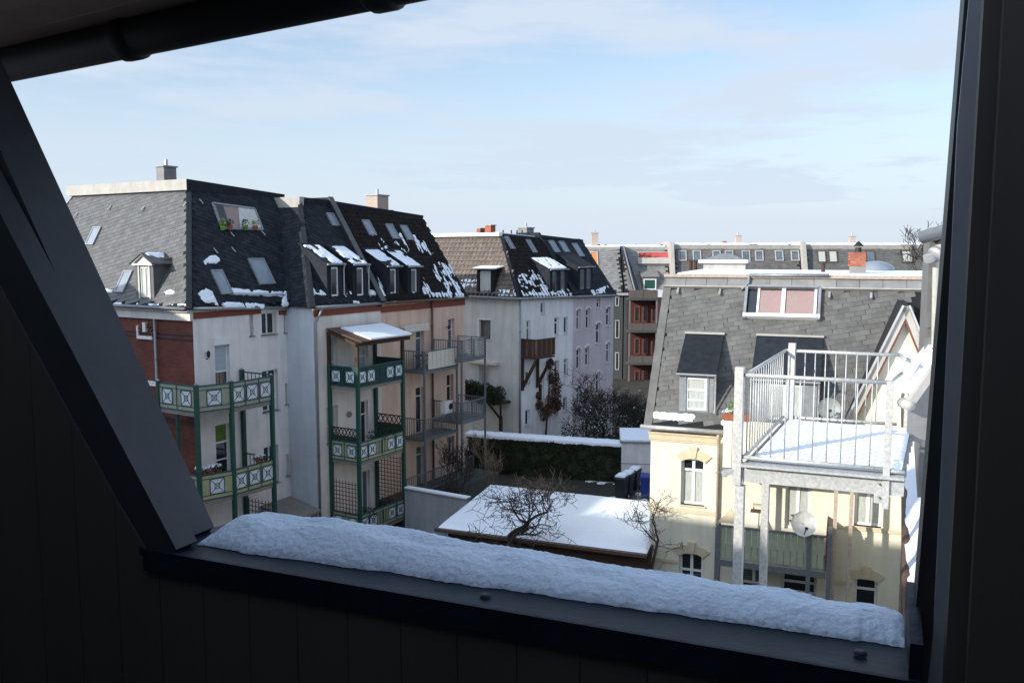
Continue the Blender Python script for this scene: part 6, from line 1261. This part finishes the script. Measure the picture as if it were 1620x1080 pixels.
# ================================================================== OUR OWN HOUSE: loggia around the viewer
SILL = -.70
wf0, wf1 = at_z(247, 866, SILL), at_z(1437, 1068, SILL); we = V(((wf1 - wf0).x, (wf1 - wf0).y, 0)); WLn = we.length; we.normalize(); wq = V((-we.y, we.x, 0))
W0 = V((wf0.x, wf0.y, 0)); PW = Plane(W0, we, UP)      # normal PW.n points at the viewer; outward is wq
def WP(a, b, z): return W0 + we * a + wq * b + V((0, 0, z))
own = thing('loggia_opening', WP(WLn / 2, 0, SILL - 1), 'dark metal clad opening in the foreground framing the whole view', 'window opening')
SD = .285
MB().hexa([WP(-.04, -.012, SILL - .02), WP(WLn + .02, -.012, SILL - .02), WP(WLn + .02, SD, SILL - .06), WP(-.04, SD, SILL - .06), WP(-.04, -.012, SILL), WP(WLn + .02, -.012, SILL), WP(WLn + .02, SD, SILL - .03), WP(-.04, SD, SILL - .03)]).build('sill', 'sillmetal', own)
MB().hexa([WP(-.02, -.022, SILL - .05), WP(WLn + .02, -.022, SILL - .05), WP(WLn + .02, -.012, SILL - .05), WP(-.02, -.012, SILL - .05), WP(-.02, -.022, SILL + .001), WP(WLn + .02, -.022, SILL + .001), WP(WLn + .02, -.012, SILL + .001), WP(-.02, -.012, SILL + .001)]).build('sill_lip', 'sillmetal', own)
MB().pbox(PW, WLn, WLn + .02, SILL, SILL + .06, -SD, .01).build('sill_upstand', 'sillmetal', own)
for (px, py) in ((1361, 1031), (768, 941)):
    p = at_z(px, py, SILL + .0); MB().tube([p - V((0, 0, .004)), p + V((0, 0, .002)), p + V((0, 0, .004))], [.012, .010, .006], 16).build('screw_cap', 'guttermetal', own)
# boards below the sill: each one a part
(xa_, za_), (xb_, zb_3) = PW.hit(238, 876), PW.hit(-1, 440)
bwid = .13
def slant(k): return min(1.6, za_ + (zb_3 - za_) * (k - xa_) / (xb_ - xa_))
boards = []; k = -2.4
while k < WLn + 1.6: boards.append((k, bwid * (1.3 if k < -.4 else 1))); k += boards[-1][1]
for k, bw_ in boards:
    x0b, x1b = k + .001, k + bw_ - .001
    if k > WLn - .02: t0b = t1b = 1.6
    elif k > -.1: t0b = t1b = SILL - .052
    else: t0b, t1b = slant(x0b), min(slant(x1b), 1.6); t1b = max(t1b, SILL - .052)
    MB().prism([PW.p(x0b, -2.3, -.02), PW.p(x1b, -2.3, -.02), PW.p(x1b, t1b, -.02), PW.p(x0b, t0b, -.02)], PW.n * .032).build('board', 'cladding', own)
# slanted beam faces on the left
def slab_px(pts, c_out, c_in, m_, name, parent=own, c2=None):
    """outline traced at distance c_out in front of the opening plane, given real thickness"""
    A_ = [PW.p(*PW.hit(x, y, -c_out), -c_out) for x, y in pts]; MB().prism(A_, PW.n * (c_out - c_in)).build(name, m_, parent)
slab_px([(-94, -100), (14, 122), (339, 833), (311, 858), (-41, 190), (-195, -100)], .20, .07, 'beammetal', 'slanted_beam')
slab_px([(-194, -100), (-40, 190), (312, 855), (250, 900), (-1, 450), (-307, -100)], .06, -.008, 'beammetal', 'slanted_beam_inner')
# right jamb
slab_px([(1524, -60), (1545, -60), (1478, 1100), (1437, 1090), (1440, 1000)], .285, .16, 'guttermetal', 'jamb_outer')
slab_px([(1538, -60), (1562, -60), (1496, 1120), (1464, 1120), (1476, 1000), (1514, 200)], .14, .13, 'jamb', 'jamb_highlight_strip')  # highlight along the jamb painted as a paler strip
slab_px([(1556, -60), (2100, -60), (2100, 1300), (1482, 1300), (1494, 1000)], .07, .02, 'cladding', 'right_panel')
# half round gutter and soffit above
GZ = .6; gp0, gp1 = at_z(15, 131, GZ), at_z(690, -1, GZ); gd = (gp1 - gp0).normalized(); gs = V((-gd.y, gd.x, 0))
gt_ = thing('eaves_gutter', gp0.lerp(gp1, .5), 'dark half round eaves gutter with joints crossing the upper left corner', 'gutter')
rg = .06; a0 = gp0 - gd * 1.2 - gs * -rg * 0 + V((0, 0, rg)); a1 = gp1 + gd * 1.2 + V((0, 0, rg)); off = -gs * rg * .2
MB().tube([a0 + off, a1 + off], rg, 20).build('gutter', 'guttermetal', gt_, smooth=True)
for (px, py) in ((212, 92), (610, 14)):
    r = ray(px, py); kx = GZ / r.z; p = r * kx; t = (p - gp0).dot(gd); c = gp0 + gd * t + V((0, 0, rg)) + off; MB().tube([c - gd * .045, c - gd * .03, c + gd * .03, c + gd * .045], [rg * 1.0, rg * 1.16, rg * 1.16, rg], 20).build('joint_sleeve', 'guttermetal', gt_, smooth=True)
sf = thing('eaves_soffit', gp0.lerp(gp1, .4) - gs * .6, 'brown boarded soffit above the gutter in the upper left corner', 'soffit')
for k in range(5):
    b0 = -.01 - k * .14; MB().hexa([gp0 - gd * 2.0 + gs * b0 + V((0, 0, .105)), gp1 + gd * .3 + gs * b0 + V((0, 0, .105)), gp1 + gd * .3 + gs * (b0 - .134) + V((0, 0, .105)), gp0 - gd * 2 + gs * (b0 - .134) + V((0, 0, .105)), gp0 - gd * 2.0 + gs * b0 + V((0, 0, .125)), gp1 + gd * .3 + gs * b0 + V((0, 0, .125)), gp1 + gd * .3 + gs * (b0 - .134) + V((0, 0, .125)), gp0 - gd * 2 + gs * (b0 - .134) + V((0, 0, .125))]).build('board', 'soffit', sf)
# room shell behind the viewer
rm = thing('own_house', WP(0, -3, G), 'dark interior and outer walls of the house the view is taken from', 'house')
a0, a1, q0_, q1_, zf_, zc_ = -1.3, WLn + 1.0, -2.6, .0, -2.3, 1.5
MB().hexa([WP(a0, q0_, zf_ - .1), WP(a1, q0_, zf_ - .1), WP(a1, q1_, zf_ - .1), WP(a0, q1_, zf_ - .1), WP(a0, q0_, zf_), WP(a1, q0_, zf_), WP(a1, q1_, zf_), WP(a0, q1_, zf_)]).build('floor', 'black', rm)
MB().hexa([WP(a0, q0_, zc_), WP(a1, q0_, zc_), WP(a1, -1.7, zc_), WP(a0, -1.7, zc_), WP(a0, q0_, zc_ + .1), WP(a1, q0_, zc_ + .1), WP(a1, -1.7, zc_ + .1), WP(a0, -1.7, zc_ + .1)]).build('ceiling', 'black', rm)
MB().hexa([WP(a0, q0_ - .1, zf_), WP(a1, q0_ - .1, zf_), WP(a1, q0_, zf_), WP(a0, q0_, zf_), WP(a0, q0_ - .1, zc_), WP(a1, q0_ - .1, zc_), WP(a1, q0_, zc_), WP(a0, q0_, zc_)]).build('back_wall', 'black', rm)
for aa_ in (a0, a1): MB().hexa([WP(aa_ - .05, q0_, zf_), WP(aa_ + .05, q0_, zf_), WP(aa_ + .05, q1_, zf_), WP(aa_ - .05, q1_, zf_), WP(aa_ - .05, q0_, zc_), WP(aa_ + .05, q0_, zc_), WP(aa_ + .05, q1_, zc_), WP(aa_ - .05, q1_, zc_)]).build('side_wall', 'black', rm)
# body of the own row: long block with ridge roof behind the viewer
for (a0, a1, RZ) in ((-13.5, 8, 3.2), (-46, -13.5, 6.3)):
    MB().hexa([WP(a0, -12, G), WP(a1, -12, G), WP(a1, -2.75, G), WP(a0, -2.75, G), WP(a0, -12, 1.4), WP(a1, -12, 1.4), WP(a1, -2.75, 1.4), WP(a0, -2.75, 1.4)]).build('wall', 'white', rm)
    MB().prism([WP(a0, -2.7, 1.4), WP(a0, -12, 1.4), WP(a0, -6.0, RZ)], we * (a1 - a0)).build('roof', 'roofdark', rm)
MB().hexa([WP(-1.3, -2.7, 1.65), WP(WLn + 1, -2.7, 1.65), WP(WLn + 1, -1.7, 1.65), WP(-1.3, -1.7, 1.65), WP(-1.3, -2.7, 2.4), WP(WLn + 1, -2.7, 2.4), WP(WLn + 1, -1.7, 1.75), WP(-1.3, -1.7, 1.75)]).build('dormer_roof', 'roofdark', rm)
# neighbouring row at the far left, outside the view, shading the courtyard
nb = thing('apartment_house', (-33, 26, G), 'white house row closing the courtyard on the left, outside the view', 'house')
MB().hexa([V((-42, 17, G)), V((-26, 17, G)), V((-26, 33, G)), V((-42, 33, G)), V((-42, 17, 1)), V((-26, 17, 1)), V((-26, 33, 1)), V((-42, 33, 1))]).build('wall', 'white', nb)
MB().hexa([V((-42.3, 16.7, 1)), V((-25.7, 16.7, 1)), V((-25.7, 33.3, 1)), V((-42.3, 33.3, 1)), V((-39, 20, 4.0)), V((-29, 20, 4.0)), V((-29, 30, 4.0)), V((-39, 30, 4.0))]).build('roof', 'slateA', nb)
# snow loaf on the sill
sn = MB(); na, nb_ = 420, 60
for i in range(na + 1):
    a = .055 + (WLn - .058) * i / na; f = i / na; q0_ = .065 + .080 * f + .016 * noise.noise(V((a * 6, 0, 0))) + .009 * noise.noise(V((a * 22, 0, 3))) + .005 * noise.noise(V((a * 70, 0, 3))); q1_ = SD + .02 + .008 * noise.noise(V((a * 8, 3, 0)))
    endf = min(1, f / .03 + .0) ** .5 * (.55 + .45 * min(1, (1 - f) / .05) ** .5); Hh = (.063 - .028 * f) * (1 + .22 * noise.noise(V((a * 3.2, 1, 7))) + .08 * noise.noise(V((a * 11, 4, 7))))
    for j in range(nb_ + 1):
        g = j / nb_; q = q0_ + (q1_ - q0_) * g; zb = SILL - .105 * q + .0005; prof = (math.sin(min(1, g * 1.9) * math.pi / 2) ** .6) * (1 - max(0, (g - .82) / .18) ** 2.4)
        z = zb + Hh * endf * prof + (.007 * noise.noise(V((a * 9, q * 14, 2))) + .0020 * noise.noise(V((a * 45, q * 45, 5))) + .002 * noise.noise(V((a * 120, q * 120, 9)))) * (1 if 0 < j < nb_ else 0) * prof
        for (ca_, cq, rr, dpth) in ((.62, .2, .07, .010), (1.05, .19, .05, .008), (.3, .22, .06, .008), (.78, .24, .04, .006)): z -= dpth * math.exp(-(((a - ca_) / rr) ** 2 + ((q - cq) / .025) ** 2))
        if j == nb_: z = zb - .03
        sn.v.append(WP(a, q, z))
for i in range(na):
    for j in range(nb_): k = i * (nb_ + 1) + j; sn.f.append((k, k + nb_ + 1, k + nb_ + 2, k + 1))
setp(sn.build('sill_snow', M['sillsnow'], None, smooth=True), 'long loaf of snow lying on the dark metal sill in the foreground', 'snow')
